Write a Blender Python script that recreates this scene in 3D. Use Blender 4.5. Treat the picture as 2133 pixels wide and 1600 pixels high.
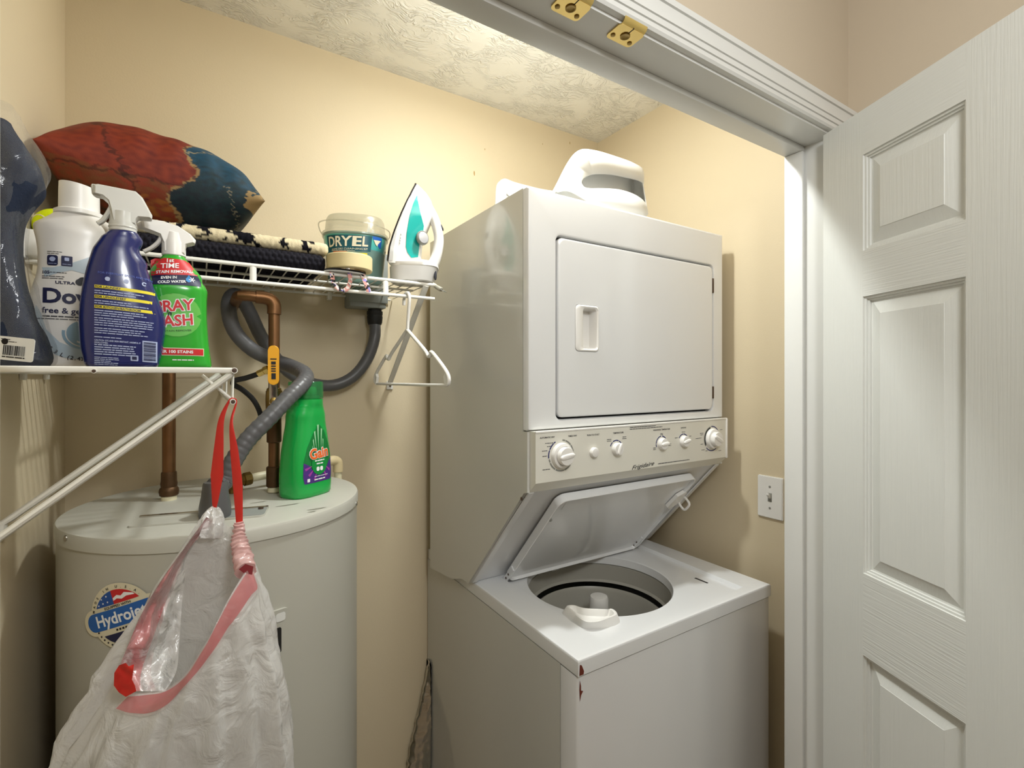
import bpy, bmesh, math, random
from mathutils import Vector, Matrix, noise
R = math.radians
for o in list(bpy.data.objects): bpy.data.objects.remove(o)
sc = bpy.context.scene
C = sc.collection
PI = math.pi

# ------------------------------------------------------------------ camera, world, lights, exposure
CAM_Z, YAW, FPX, PX, PY = 1.503, 0.566269, 1023.81, 1068.66, 786.30
cam_data = bpy.data.cameras.new('camera')
cam = bpy.data.objects.new('camera', cam_data); C.objects.link(cam)
cam.location = (0, 0, CAM_Z); cam.rotation_euler = (R(90), 0, -YAW)
cam_data.sensor_width = 36.0; cam_data.lens = 36.0*FPX/2133
cam_data.shift_x = (1066.5-PX)/2133; cam_data.shift_y = (PY-800)/2133
cam_data.clip_start = 0.02
sc.camera = cam

w = bpy.data.worlds.new('world'); sc.world = w; w.use_nodes = True
w.node_tree.nodes['Background'].inputs[0].default_value = (0.9, 0.95, 1.0, 1)
w.node_tree.nodes['Background'].inputs[1].default_value = 0.05

def lamp(name, kind, loc, power, col, size=0.1, rot=(0,0,0), size_y=None):
    d = bpy.data.lights.new(name, kind); d.energy = power; d.color = col
    if kind == 'AREA':
        d.size = size
        if size_y: d.shape = 'RECTANGLE'; d.size_y = size_y
    else: d.shadow_soft_size = size
    o = bpy.data.objects.new(name, d); C.objects.link(o); o.location = loc; o.rotation_euler = rot
    return o
lamp('closet_ceiling_lamp', 'POINT', (0.62, 0.852, 2.33), 3.2, (0.95, 0.985, 0.97), 0.018)
lamp('closet_ceiling_dome', 'AREA', (0.62, 0.852, 2.40), 5.6, (0.95, 0.985, 0.97), 0.07)
lamp('hall_ceiling_lamp', 'POINT', (0.25, -0.35, 2.20), 18.0, (0.97, 0.99, 1.0), 0.14)
sc.view_settings.view_transform = 'Standard'; sc.view_settings.look = 'None'
sc.view_settings.gamma = 1.0; sc.view_settings.use_curve_mapping = False
sc.view_settings.exposure = 0.60

# a point of the room from its bearing: ray through the photo's pixel, cut with a plane
FW = Vector((math.sin(YAW), math.cos(YAW), 0)); RT = Vector((math.cos(YAW), -math.sin(YAW), 0))
def at(x, y, X=None, Y=None, Z=None, d=None):
    v = FW + RT*((x-PX)/FPX) - Vector((0,0,1))*((y-PY)/FPX)
    if X is not None: t = X/v.x
    elif Y is not None: t = Y/v.y
    elif Z is not None: t = (Z-CAM_Z)/v.z
    else: t = d
    return v*t + Vector((0,0,CAM_Z))

# ------------------------------------------------------------------ materials
def lin(c):
    if isinstance(c, str):
        c = c.lstrip('#'); c = [int(c[i:i+2],16)/255 for i in (0,2,4)]
    return tuple((v/12.92 if v <= .04045 else ((v+.055)/1.055)**2.4) for v in c) + (1,)
def pm(name, col, rough=.5, metal=0, spec=.5, bump=0, bscale=200, var=0, vscale=8, coat=0, alpha=1, stretch=None, trans=0, sss=0):
    m = bpy.data.materials.new(name); m.use_nodes = True
    nt = m.node_tree; b = nt.nodes['Principled BSDF']; L = nt.links
    c = lin(col)
    b.inputs['Base Color'].default_value = c
    b.inputs['Roughness'].default_value = rough; b.inputs['Metallic'].default_value = metal
    b.inputs['Specular IOR Level'].default_value = spec
    b.inputs['Coat Weight'].default_value = coat; b.inputs['Coat Roughness'].default_value = .06
    b.inputs['Alpha'].default_value = alpha
    b.inputs['Transmission Weight'].default_value = trans
    tc = nt.nodes.new('ShaderNodeTexCoord'); mp = nt.nodes.new('ShaderNodeMapping')
    L.new(tc.outputs['Object'], mp.inputs[0])
    if stretch: mp.inputs['Scale'].default_value = stretch
    nv = nt.nodes.new('ShaderNodeTexNoise'); nv.inputs['Scale'].default_value = vscale; nv.inputs['Detail'].default_value = 4
    L.new(mp.outputs[0], nv.inputs[0])
    mx = nt.nodes.new('ShaderNodeMix'); mx.data_type = 'RGBA'
    mx.inputs[6].default_value = tuple(v*(1-max(var,.012)) for v in c[:3])+(1,); mx.inputs[7].default_value = tuple(min(1,v*(1+max(var,.012))) for v in c[:3])+(1,)
    L.new(nv.outputs[0], mx.inputs[0]); L.new(mx.outputs[2], b.inputs['Base Color'])
    if bump:
        nb = nt.nodes.new('ShaderNodeTexNoise'); nb.inputs['Scale'].default_value = bscale; nb.inputs['Detail'].default_value = 3
        bp = nt.nodes.new('ShaderNodeBump'); bp.inputs['Strength'].default_value = bump; bp.inputs['Distance'].default_value = .002
        L.new(mp.outputs[0], nb.inputs[0]); L.new(nb.outputs[0], bp.inputs['Height']); L.new(bp.outputs[0], b.inputs['Normal'])
    return m
def film(name, col, opac, rough=.2, transl=.4, spec_mix=.08, fres=.3, relief=.006):
    """thin plastic film: part open, part scattering white, plus a sheen"""
    m = bpy.data.materials.new(name); m.use_nodes = True; nt = m.node_tree; L = nt.links
    for n in list(nt.nodes):
        if n.type != 'OUTPUT_MATERIAL': nt.nodes.remove(n)
    out = [n for n in nt.nodes if n.type == 'OUTPUT_MATERIAL'][0]
    tr = nt.nodes.new('ShaderNodeBsdfTransparent'); df = nt.nodes.new('ShaderNodeBsdfDiffuse'); tl = nt.nodes.new('ShaderNodeBsdfTranslucent')
    gl = nt.nodes.new('ShaderNodeBsdfGlossy'); gl.inputs['Roughness'].default_value = rough
    for n in (df, tl): n.inputs[0].default_value = lin(col)
    tc = nt.nodes.new('ShaderNodeTexCoord'); nb = nt.nodes.new('ShaderNodeTexNoise'); nb.inputs['Scale'].default_value = 26; nb.inputs['Detail'].default_value = 5; nb.inputs['Distortion'].default_value = 1.2
    bp = nt.nodes.new('ShaderNodeBump'); bp.inputs['Strength'].default_value = .55; bp.inputs['Distance'].default_value = relief
    L.new(tc.outputs['Object'], nb.inputs[0]); L.new(nb.outputs[0], bp.inputs['Height'])
    for n in (df, tl, gl): L.new(bp.outputs[0], n.inputs['Normal'])
    m1 = nt.nodes.new('ShaderNodeMixShader'); m1.inputs[0].default_value = transl
    m2 = nt.nodes.new('ShaderNodeMixShader'); m2.inputs[0].default_value = opac
    m3 = nt.nodes.new('ShaderNodeMixShader')
    lw = nt.nodes.new('ShaderNodeLayerWeight'); lw.inputs[0].default_value = .25; L.new(bp.outputs[0], lw.inputs['Normal'])
    mt = nt.nodes.new('ShaderNodeMath'); mt.operation = 'MULTIPLY_ADD'; mt.inputs[1].default_value = fres; mt.inputs[2].default_value = spec_mix
    L.new(lw.outputs['Fresnel'], mt.inputs[0]); L.new(mt.outputs[0], m3.inputs[0])
    L.new(df.outputs[0], m1.inputs[1]); L.new(tl.outputs[0], m1.inputs[2])
    L.new(tr.outputs[0], m2.inputs[1]); L.new(m1.outputs[0], m2.inputs[2])
    L.new(m2.outputs[0], m3.inputs[1]); L.new(gl.outputs[0], m3.inputs[2]); L.new(m3.outputs[0], out.inputs[0])
    return m
def vcol_mat(name, attr, rough=.6, bump=0, bscale=300, spec=.4):
    m = pm(name, '#808080', rough, spec=spec, bump=bump, bscale=bscale); nt = m.node_tree
    a = nt.nodes.new('ShaderNodeVertexColor'); a.layer_name = attr
    nt.links.new(a.outputs[0], nt.nodes['Principled BSDF'].inputs['Base Color'])
    return m

M = {}
M['closet_paint'] = pm('closet_paint', '#d7c8aa', .55, spec=.35, bump=.10, bscale=260, var=.02, vscale=2.5)
M['hall_paint'] = pm('hall_paint', '#c9bba6', .6, spec=.3, bump=.10, bscale=260, var=.02, vscale=2.5)
M['trim'] = pm('trim_enamel', '#dcdcd8', .32, spec=.5, bump=.04, bscale=60, var=.01)
M['floor'] = pm('floor_vinyl', '#8d7b63', .45, bump=.1, bscale=60, var=.12, vscale=14)
M['door_v'] = pm('door_stile_grain', '#dadbd6', .42, bump=.32, bscale=1, stretch=(260, 260, 7), var=.01)
M['door_h'] = pm('door_rail_grain', '#dadbd6', .42, bump=.42, bscale=1, stretch=(7, 260, 300), var=.01)
M['enamel'] = pm('white_enamel', '#e4e5e6', .22, spec=.5, coat=.5, bump=.015, bscale=30, var=.01)
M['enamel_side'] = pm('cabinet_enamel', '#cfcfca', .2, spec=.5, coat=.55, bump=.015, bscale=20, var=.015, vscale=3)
M['panel'] = pm('panel_plastic', '#e6e4da', .38, var=.01)
M['white_plastic'] = pm('white_plastic', '#eceae6', .33, var=.01)
M['tub'] = pm('tub_enamel', '#a9a69c', .35, var=.04)
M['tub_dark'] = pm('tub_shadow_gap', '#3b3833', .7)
M['black'] = pm('black_rubber', '#141312', .6, var=.03)
M['dark'] = pm('dark_gap', '#2a2624', .8)
M['wire'] = pm('vinyl_coated_wire', '#ebe9e2', .35, var=.01)
M['steel_end'] = pm('cut_steel', '#5a4a40', .45, metal=.6, var=.3, vscale=900)
M['brass'] = pm('polished_brass', '#e8cb80', .2, metal=1, var=.08, vscale=60)
M['brass_dull'] = pm('dull_brass', '#8f7743', .4, metal=1, var=.15, vscale=90)
M['copper'] = pm('aged_copper', '#7d5a3c', .42, metal=.85, var=.3, vscale=28, bump=.08, bscale=90)
M['copper_dark'] = pm('dark_copper', '#5b432c', .5, metal=.75, var=.3, vscale=30, bump=.1, bscale=90)
M['tank'] = pm('tank_grey_paint', '#b7b5aa', .38, spec=.5, bump=.03, bscale=25, var=.03, vscale=6)
M['tank_top'] = pm('tank_top_paint', '#bdbcb2', .4, bump=.05, bscale=40, var=.05, vscale=12)
M['conduit'] = pm('grey_conduit', '#5a5a5c', .38, spec=.5, var=.05, vscale=40)
M['conduit_black'] = pm('black_conduit', '#2e2d2e', .4, var=.05)
M['pvc'] = pm('cream_pvc', '#cdbb93', .4, var=.06, vscale=30)
M['pvc_white'] = pm('pale_pvc', '#ded6b6', .4, var=.05, vscale=30)
M['grey_box'] = pm('grey_box', '#8f938f', .5, var=.03)
M['yellow'] = pm('yellow_vinyl', '#e9a51c', .4, var=.04)
M['red'] = pm('red_ribbon', '#cc2a22', .42, var=.08, vscale=60, bump=.1, bscale=120)
M['rust'] = pm('rust_chip', '#6b2a17', .85, var=.3, vscale=300)
M['ink'] = pm('dark_ink', '#33343c', .6)
M['ink_black'] = pm('black_ink', '#16151a', .6)
M['ink_blue'] = pm('blue_ink', '#2c336e', .5)
M['ink_grey'] = pm('grey_ink', '#8d8d86', .5)
M['ink_white'] = pm('white_ink', '#eef0f2', .5)
M['ink_red'] = pm('red_ink', '#c81f26', .45)
M['ink_yellow'] = pm('yellow_ink', '#e2d227', .5)
M['ink_navy'] = pm('navy_ink', '#141a44', .5)
M['ink_pale'] = pm('pale_blue_ink', '#a9b4d6', .5)
M['cream'] = pm('cream_paper', '#ddd5ba', .55, var=.02)
M['foil'] = pm('duct_foil', '#c9c7c2', .22, metal=1, bump=.6, bscale=40)

# ------------------------------------------------------------------ geometry helpers
def world_of(o):
    v = Vector((0,0,0))
    while o is not None: v = v + o.location; o = o.parent
    return v
def obj(name, bm, mat, parent=None, smooth=35, local=False, recalc=True):
    """one mesh object; coordinates are the room's unless local"""
    me = bpy.data.meshes.new(name)
    if recalc and bm.faces: bmesh.ops.recalc_face_normals(bm, faces=bm.faces)
    if parent is not None and not local:
        bmesh.ops.translate(bm, verts=bm.verts, vec=-world_of(parent))
    bm.to_mesh(me); bm.free()
    for m in (mat if isinstance(mat, (list, tuple)) else [mat]): me.materials.append(m)
    if smooth is not None:
        me.polygons.foreach_set('use_smooth', [True]*len(me.polygons)); me.set_sharp_from_angle(angle=R(smooth))
    o = bpy.data.objects.new(name, me); C.objects.link(o)
    if parent is not None: o.parent = parent
    return o
def tag(o, label=None, cat=None, group=None, kind=None):
    if label: o['label'] = label
    if cat: o['category'] = cat
    if group: o['group'] = group
    if kind: o['kind'] = kind
    return o
def thing(name, loc, label, cat, group=None, rz=0):
    o = bpy.data.objects.new(name, None); C.objects.link(o); o.empty_display_size = .05
    o.location = loc; o.rotation_euler = (0,0,rz)
    return tag(o, label, cat, group)
def struct(name, bm, mat, parent=None, **k):
    o = obj(name, bm, mat, parent, **k)
    if parent is None: o['kind'] = 'structure'
    return o
def BM(): return bmesh.new()
def box(bm, x0, x1, y0, y1, z0, z1, bev=0, seg=2, mi=0):
    g = bmesh.ops.create_cube(bm, size=1)
    vs = g['verts']
    for v in vs: v.co = Vector(((x0+x1)/2+v.co.x*(x1-x0), (y0+y1)/2+v.co.y*(y1-y0), (z0+z1)/2+v.co.z*(z1-z0)))
    fs = list({f for v in vs for f in v.link_faces})
    for f in fs: f.material_index = mi
    if bev:
        es = list({e for v in vs for e in v.link_edges})
        bmesh.ops.bevel(bm, geom=es, offset=bev, segments=seg, affect='EDGES', profile=.5)
    return bm
def grid_faces(bm, rings, closed=True, caps=True, mi=0):
    rv = [[bm.verts.new(p) for p in r] for r in rings]
    n = len(rv[0])
    for a, b in zip(rv[:-1], rv[1:]):
        for i in range(n if closed else n-1):
            j = (i+1) % n
            f = bm.faces.new((a[i], a[j], b[j], b[i])); f.material_index = mi
    if caps:
        for r in (rv[0], rv[-1]):
            try: f = bm.faces.new(r); f.material_index = mi
            except ValueError: pass
    return rv
def smooth_path(pts, n=6):
    pts = [Vector(p) for p in pts]; out = []
    for i in range(len(pts)-1):
        p0 = pts[max(i-1,0)]; p1 = pts[i]; p2 = pts[i+1]; p3 = pts[min(i+2,len(pts)-1)]
        for k in range(n):
            t = k/n
            out.append(.5*((2*p1)+(p2-p0)*t+(2*p0-5*p1+4*p2-p3)*t*t+(3*p1-p0-3*p2+p3)*t**3))
    out.append(pts[-1]); return out
def tube(bm, pts, r, seg=10, caps=True, closed=False, mi=0, flat=None, up=None):
    """round (or flat: second radius) tube along a path; r may be a list"""
    pts = [Vector(p) for p in pts]; n = len(pts)
    rr = r if isinstance(r, (list, tuple)) else [r]*n
    rings = []; nrm = None
    for i, p in enumerate(pts):
        if closed: t = pts[(i+1)%n]-pts[i-1]
        else: t = pts[min(i+1,n-1)]-pts[max(i-1,0)]
        t.normalize()
        if up is not None: nrm = Vector(up) - t*t.dot(Vector(up))
        elif nrm is None:
            u = Vector((0,0,1)) if abs(t.z) < .9 else Vector((1,0,0)); nrm = u - t*t.dot(u)
        else: nrm = nrm - t*t.dot(nrm)
        nrm.normalize(); b = t.cross(nrm)
        r2 = (flat[i] if isinstance(flat,(list,tuple)) else flat) if flat is not None else rr[i]
        rings.append([p + nrm*(rr[i]*math.cos(a)) + b*(r2*math.sin(a)) for a in [2*PI*k/seg for k in range(seg)]])
    if closed: rings.append(rings[0])
    grid_faces(bm, rings, True, caps and not closed, mi)
    if closed: bmesh.ops.remove_doubles(bm, verts=bm.verts, dist=1e-6)
    return bm
def lathe(bm, prof, mat4=None, seg=32, caps=True, mi=0):
    """profile [(r,h)] about the local z axis, placed by mat4"""
    m = mat4 or Matrix()
    rings = [[m @ Vector((r*math.cos(a), r*math.sin(a), h)) for a in [2*PI*k/seg for k in range(seg)]] for r, h in prof]
    grid_faces(bm, rings, True, caps, mi); return bm
def axis(loc, d):
    """matrix whose z axis points along d"""
    return Matrix.Translation(loc) @ Vector(d).to_track_quat('Z', 'Y').to_matrix().to_4x4()
def prism(bm, poly, f, t0, t1, mi=0):
    """polygon [(a,b)] swept between t0 and t1, f(a,b,t) -> point"""
    grid_faces(bm, [[f(a,b,t) for a,b in poly] for t in (t0,t1)], True, True, mi); return bm
def rrect(x0, x1, z0, z1, r, n=6):
    pts = []
    for cx, cz, a0 in ((x1-r,z1-r,0),(x0+r,z1-r,90),(x0+r,z0+r,180),(x1-r,z0+r,270)):
        for k in range(n+1):
            a = R(a0+90*k/n); pts.append((cx+r*math.cos(a), cz+r*math.sin(a)))
    return pts
def sring(a, b, n=2.5, cnt=40):
    """superellipse section, starts at +x"""
    out = []
    for k in range(cnt):
        t = 2*PI*k/cnt; c, s = math.cos(t), math.sin(t)
        out.append((math.copysign(abs(c)**(2/n), c)*a, math.copysign(abs(s)**(2/n), s)*b))
    return out
def fill(poly, fn, maxlen=None, bm=None, mi=0):
    """filled outline [(u,v)] cut fine enough to follow a curved surface, mapped by fn(u,v)"""
    b = bm or BM(); t = BM()
    t.faces.new([t.verts.new((u,v,0)) for u,v in poly]); 
    bmesh.ops.triangulate(t, faces=t.faces)
    if maxlen:
        for _ in range(7):
            es = [e for e in t.edges if e.calc_length() > maxlen]
            if not es: break
            bmesh.ops.subdivide_edges(t, edges=es, cuts=1)
            bmesh.ops.triangulate(t, faces=t.faces)
    vm = {v: b.verts.new(fn(v.co.x, v.co.y)) for v in t.verts}
    for f in t.faces:
        nf = b.faces.new([vm[v] for v in f.verts]); nf.material_index = mi
    t.free(); return b
def text_bm(s, size, fn, align='CENTER', bold=0, shear=0, sx=1, bm=None, maxlen=None):
    """lettering as a flat mesh on a surface given by fn(u,v)"""
    cu = bpy.data.curves.new('lettering', 'FONT'); cu.body = s; cu.size = size; cu.align_x = align; cu.align_y = 'CENTER'
    cu.offset = bold; cu.shear = shear; cu.resolution_u = 3
    o = bpy.data.objects.new('lettering', cu); C.objects.link(o)
    me = bpy.data.meshes.new_from_object(o)
    b = bm or BM(); t = BM(); t.from_mesh(me)
    bpy.data.objects.remove(o); bpy.data.curves.remove(cu); bpy.data.meshes.remove(me)
    bmesh.ops.triangulate(t, faces=t.faces)
    if maxlen:
        for _ in range(4):
            es = [e for e in t.edges if e.calc_length() > maxlen]
            if not es: break
            bmesh.ops.subdivide_edges(t, edges=es, cuts=1); bmesh.ops.triangulate(t, faces=t.faces)
    vm = {v: b.verts.new(fn(v.co.x*sx, v.co.y)) for v in t.verts}
    for f in t.faces: b.faces.new([vm[v] for v in f.verts])
    t.free(); return b
def print_lines(u0, u1, v_top, step, n, h, fn, rng, bm=None, jag=.25):
    """rows of small print too fine to read: word-length dashes"""
    b = bm or BM()
    for i in range(n):
        v = v_top - i*step; u = u0; end = u1 - (u1-u0)*jag*rng.random()
        while u < end:
            wl = (.004+.010*rng.random())*(step/.0045); e = min(u+wl, end)
            if e-u > .0008: b.faces.new([b.verts.new(fn(*p)) for p in ((u,v-h/2),(e,v-h/2),(e,v+h/2),(u,v+h/2))])
            u = e + .0011*(step/.0045)
    return b
def shift(fn, du, dv, ang=0):
    c, s = math.cos(ang), math.sin(ang)
    return lambda u, v: fn(du+u*c-v*s, dv+u*s+v*c)
def arc(cu, cv, r0, r1, a0, a1, n=14):
    o = [(cu+r1*math.cos(R(a0+(a1-a0)*k/n)), cv+r1*math.sin(R(a0+(a1-a0)*k/n))) for k in range(n+1)]
    i = [(cu+r0*math.cos(R(a1+(a0-a1)*k/n)), cv+r0*math.sin(R(a1+(a0-a1)*k/n))) for k in range(n+1)]
    return o+i
# ------------------------------------------------------------------ the room
XL, XR, YB, ZT = -0.258, 1.339, 1.476, 2.44       # closet left wall, right wall, back wall, ceiling
XJL, XJR, YJI, YJO, ZH = -0.1562, 1.176, 0.637, 0.537, 2.035   # opening: jambs, wall faces, head
XH = 1.248                                         # hall's right wall
b = box(BM(), XL-.08, XR+.08, YB, YB+.08, 0, ZT); wall_back = struct('wall_back', b, M['closet_paint'])
struct('wall_left', box(BM(), XL-.08, XL, YJI, YB, 0, ZT), M['closet_paint'])
struct('wall_right', box(BM(), XR, XR+.08, YJI, YB, 0, ZT), M['closet_paint'])
b = BM(); box(b, -1.3, XJL-.016, YJO, YJI, 0, ZT); box(b, XJR+.016, XR+.08, YJO, YJI, 0, ZT); box(b, XJL-.016, XJR+.016, YJO, YJI, ZH+.016, ZT)
struct('wall_front', b, M['hall_paint'])
struct('wall_hall_right', box(BM(), XH, XH+.08, -1.7, YJO, 0, ZT), M['hall_paint'])
struct('wall_hall_left', box(BM(), -1.38, -1.3, -1.7, YJI, 0, ZT), M['hall_paint'])
struct('wall_hall_rear', box(BM(), -1.38, XH+.08, -1.78, -1.7, 0, ZT), M['hall_paint'])
struct('floor', box(BM(), -1.38, XR+.08, -1.78, YB+.08, -.05, 0), M['floor'])
# stomp-brushed ceiling: short strokes of raised plaster
m = pm('stomped_ceiling', '#efece2', .6, spec=.3, var=.01); M['ceiling'] = m; nt = m.node_tree
tc = nt.nodes.new('ShaderNodeTexCoord'); n1 = nt.nodes.new('ShaderNodeTexNoise'); n1.inputs['Scale'].default_value = 9; n1.inputs['Detail'].default_value = 2
mixv = nt.nodes.new('ShaderNodeVectorMath'); mixv.operation = 'MULTIPLY_ADD'; mixv.inputs[1].default_value = (.12,.12,.0)
nt.links.new(tc.outputs['Object'], n1.inputs[0]); nt.links.new(n1.outputs['Color'], mixv.inputs[0]); nt.links.new(tc.outputs['Object'], mixv.inputs[2])
mpp = nt.nodes.new('ShaderNodeMapping'); mpp.inputs['Scale'].default_value = (48, 120, 1); mpp.inputs['Rotation'].default_value = (0,0,.25)
vo = nt.nodes.new('ShaderNodeTexNoise'); vo.inputs['Scale'].default_value = 1.0; vo.inputs['Detail'].default_value = 2.5; vo.inputs['Distortion'].default_value = 1.3
rp = nt.nodes.new('ShaderNodeValToRGB'); rp.color_ramp.elements[0].position = .46; rp.color_ramp.elements[1].position = .66
n2 = nt.nodes.new('ShaderNodeTexNoise'); n2.inputs['Scale'].default_value = 13; rp2 = nt.nodes.new('ShaderNodeValToRGB'); rp2.color_ramp.elements[0].position = .36; rp2.color_ramp.elements[1].position = .56
mul = nt.nodes.new('ShaderNodeMath'); mul.operation = 'MULTIPLY'; bp = nt.nodes.new('ShaderNodeBump'); bp.inputs['Strength'].default_value = .75; bp.inputs['Distance'].default_value = .005
nt.links.new(mixv.outputs[0], mpp.inputs[0]); nt.links.new(mpp.outputs[0], vo.inputs[0]); nt.links.new(vo.outputs[0], rp.inputs[0])
nt.links.new(tc.outputs['Object'], n2.inputs[0]); nt.links.new(n2.outputs[0], rp2.inputs[0]); nt.links.new(rp.outputs[0], mul.inputs[0]); nt.links.new(rp2.outputs[0], mul.inputs[1])
nt.links.new(mul.outputs[0], bp.inputs['Height']); nt.links.new(bp.outputs[0], nt.nodes['Principled BSDF'].inputs['Normal'])
struct('ceiling', box(BM(), -1.38, XR+.08, -1.78, YB+.08, ZT, ZT+.05), m)
# small scuffs on the closet walls
rng = random.Random(4)
for px, py, s in ((988,361,.0045),(1187,298,.003),(1130,300,.002),(1010,311,.0022)):
    p = at(px, py, Y=YB-.0006); bb = BM()
    fill([(p.x+s*.5*math.cos(a)*(1+.4*rng.random()), p.z+s*1.6*math.sin(a)*(1+.3*rng.random())) for a in [2*PI*k/9 for k in range(9)]], lambda u,v: Vector((u, YB-.0006, v)), bm=bb)
    obj('scuff', bb, pm('scuff_brown', '#a98d5a', .8), wall_back, recalc=False)

# ------------------------------------------------------------------ trim round the opening
b = box(BM(), XJL-.016, XJR+.016, YJO, YJI, ZH, ZH+.016); struct('trim_1', b, M['trim'])            # head jamb
struct('trim_2', box(BM(), XJL, XJR, YJI-.042, YJI, ZH-.011, ZH, .0015), M['trim'])                # head stop
struct('trim_3', box(BM(), XJR, XJR+.016, YJO, YJI, 0, ZH), M['trim'])                              # right jamb
struct('trim_4', box(BM(), XJR-.011, XJR, YJI-.042, YJI, 0, ZH-.011, .0015), M['trim'])             # right stop
struct('trim_5', box(BM(), XJL-.016, XJL, YJO, YJI, 0, ZH), M['trim'])                              # left jamb
casing = [(0,0),(0,.010),(.004,.013),(.010,.0135),(.0105,.0118),(.0125,.0118),(.013,.0145),(.021,.0155),(.0215,.0138),(.0235,.0138),(.024,.0165),(.036,.0145),(.046,.017),(.0465,.0155),(.048,.0155),(.049,.019),(.058,.020),(.060,.018),(.060,0)]
cz = ZH+.005
prism(b := BM(), casing, lambda a,d,t: Vector((t, YJO-d, cz+a)), XJL-.07, XH-.001)
struct('trim_6', b, M['trim'], smooth=25)                                                             # casing over the opening
prism(b := BM(), casing, lambda a,d,t: Vector((XJR+.005+a, YJO-d, t)), 0, cz)
struct('trim_7', b, M['trim'], smooth=25)
prism(b := BM(), casing, lambda a,d,t: Vector((XJL-.005-a, YJO-d, t)), 0, cz)
struct('trim_8', b, M['trim'], smooth=25)

# ball catches let into the head jamb, where the two door leaves meet
def ball_catch(cx, label):
    t = thing('ball_catch', (cx, .5475, ZH), label, 'door catch', 'ball catches on the head of the opening')
    z0 = ZH; hw = .0255; y0, y1 = .5325, .5680
    b = BM(); out = rrect(cx-hw, cx+hw, y0, y1, .007, 5)
    prism(b, out, lambda a,d,s: Vector((a, d, s)), z0-.0022, z0-.0004); obj('strike_plate', b, M['brass'], t, smooth=30)
    b = BM(); prism(b, [(y0+.001, z0-.002),(y0-.004, z0+.001),(y0-.0065, z0+.006),(y0-.0055, z0+.0065),(y0-.003, z0+.002),(y0+.001, z0-.0006)], lambda a,d,s: Vector((s, a, d)), cx-hw+.002, cx+hw-.002)
    obj('strike_lip', b, M['brass'], t, smooth=60)
    b = BM(); lathe(b, [(.0078,0),(.0078,.0012),(.0066,.0014),(.005,.0006),(.003,.0002)], Matrix.Translation((cx, .5505, z0-.0024)) @ Matrix.Rotation(PI,4,'X'), 20)
    obj('cup', b, M['brass_dull'], t)
    b = box(BM(), cx-.0006, cx+.0006, y0-.001, .5445, z0-.0026, z0-.0015); obj('slot', b, M['dark'], t)
    for s in (-1, 1):
        b = BM(); lathe(b, [(.0038,0),(.0038,.0010),(.0028,.0014)], Matrix.Translation((cx+s*.0178, .5585, z0-.0022)) @ Matrix.Rotation(PI,4,'X'), 14); obj('screw', b, M['brass_dull'], t)
ball_catch(.4480, 'small brass door catch cut off by the top edge of the picture')
ball_catch(.5560, 'small brass door catch under the head frame, seen whole, right of its twin')

# ------------------------------------------------------------------ the white panelled door, standing open
P0 = Vector((1.1445, .541)); DD = Vector((-.4275, -.904)).normalized(); NN = Vector((-DD.y, DD.x)); 
if NN.dot(-P0) < 0: NN = -NN
rotd = math.atan2(DD.y, DD.x)
door = bpy.data.objects.new('door_1', None); C.objects.link(door); door.location = (P0.x, P0.y, 0); door.rotation_euler = (0,0,rotd); door['kind'] = 'structure'
W_D, H0, H1 = .68, .012, 2.030
side = 1 if (Matrix.Rotation(rotd,2) @ Vector((0,1))).dot(NN) > 0 else -1     # which local y faces the closet
def dl(t, dep, z): return Vector((t, -side*dep, z))                             # depth measured into the leaf
cols = ((.104,.299),(.393,.588)); rows = ((.215,.957),(1.118,1.662),(1.752,1.941))
b = BM(); box(b, .002, W_D-.002, *sorted((-side*.014, -side*.034)), H0, H1); obj('door_core', b, M['trim'], door, local=True)
def plate(name, t0, t1, z0, z1, mat):
    b = BM(); box(b, t0, t1, *sorted((0, -side*.0145)), z0, z1); obj(name, b, mat, door, local=True)
for t0, t1 in ((0,.104),(.299,.393),(.588,W_D)): plate('stile', t0, t1, H0, H1, M['door_v'])
zz = [H0] + [v for r in rows for v in r] + [H1]
for c0, c1 in cols:
    for k in range(0, len(zz), 2): plate('rail', c0, c1, zz[k], zz[k+1], M['door_h'])
prof = [(0,.0002),(.0008,.0032),(.0045,.0036),(.0052,.0066),(.0085,.0070),(.0092,.0105),(.0125,.0110),(.036,.0030),(.0365,.0022)]
for c0, c1 in cols:
    for r0, r1 in rows:
        b = BM()
        grid_faces(b, [[dl(c0+i,d,r0+i), dl(c1-i,d,r0+i), dl(c1-i,d,r1-i), dl(c0+i,d,r1-i)] for i, d in prof], True, False)
        i, d = prof[-1]; b.faces.new([b.verts.new(v) for v in (dl(c0+i,d,r0+i), dl(c1-i,d,r0+i), dl(c1-i,d,r1-i), dl(c0+i,d,r1-i))])
        bmesh.ops.remove_doubles(b, verts=b.verts, dist=1e-5)
        obj('panel', b, M['door_v'], door, smooth=10, local=True)
for z in (1.815, 1.13, .25):
    b = BM(); lathe(b, [(.0065,0),(.0065,.09),(.004,.094)], Matrix.Translation(dl(-.004, .0338, z-.045)), 14); obj('hinge', b, M['brass_dull'], door, local=True)
    b = BM(); box(b, -.0018, .0002, *sorted((-side*.004, -side*.031)), z-.045, z+.045); obj('hinge_leaf', b, M['pvc_white'], door, local=True)

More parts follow.
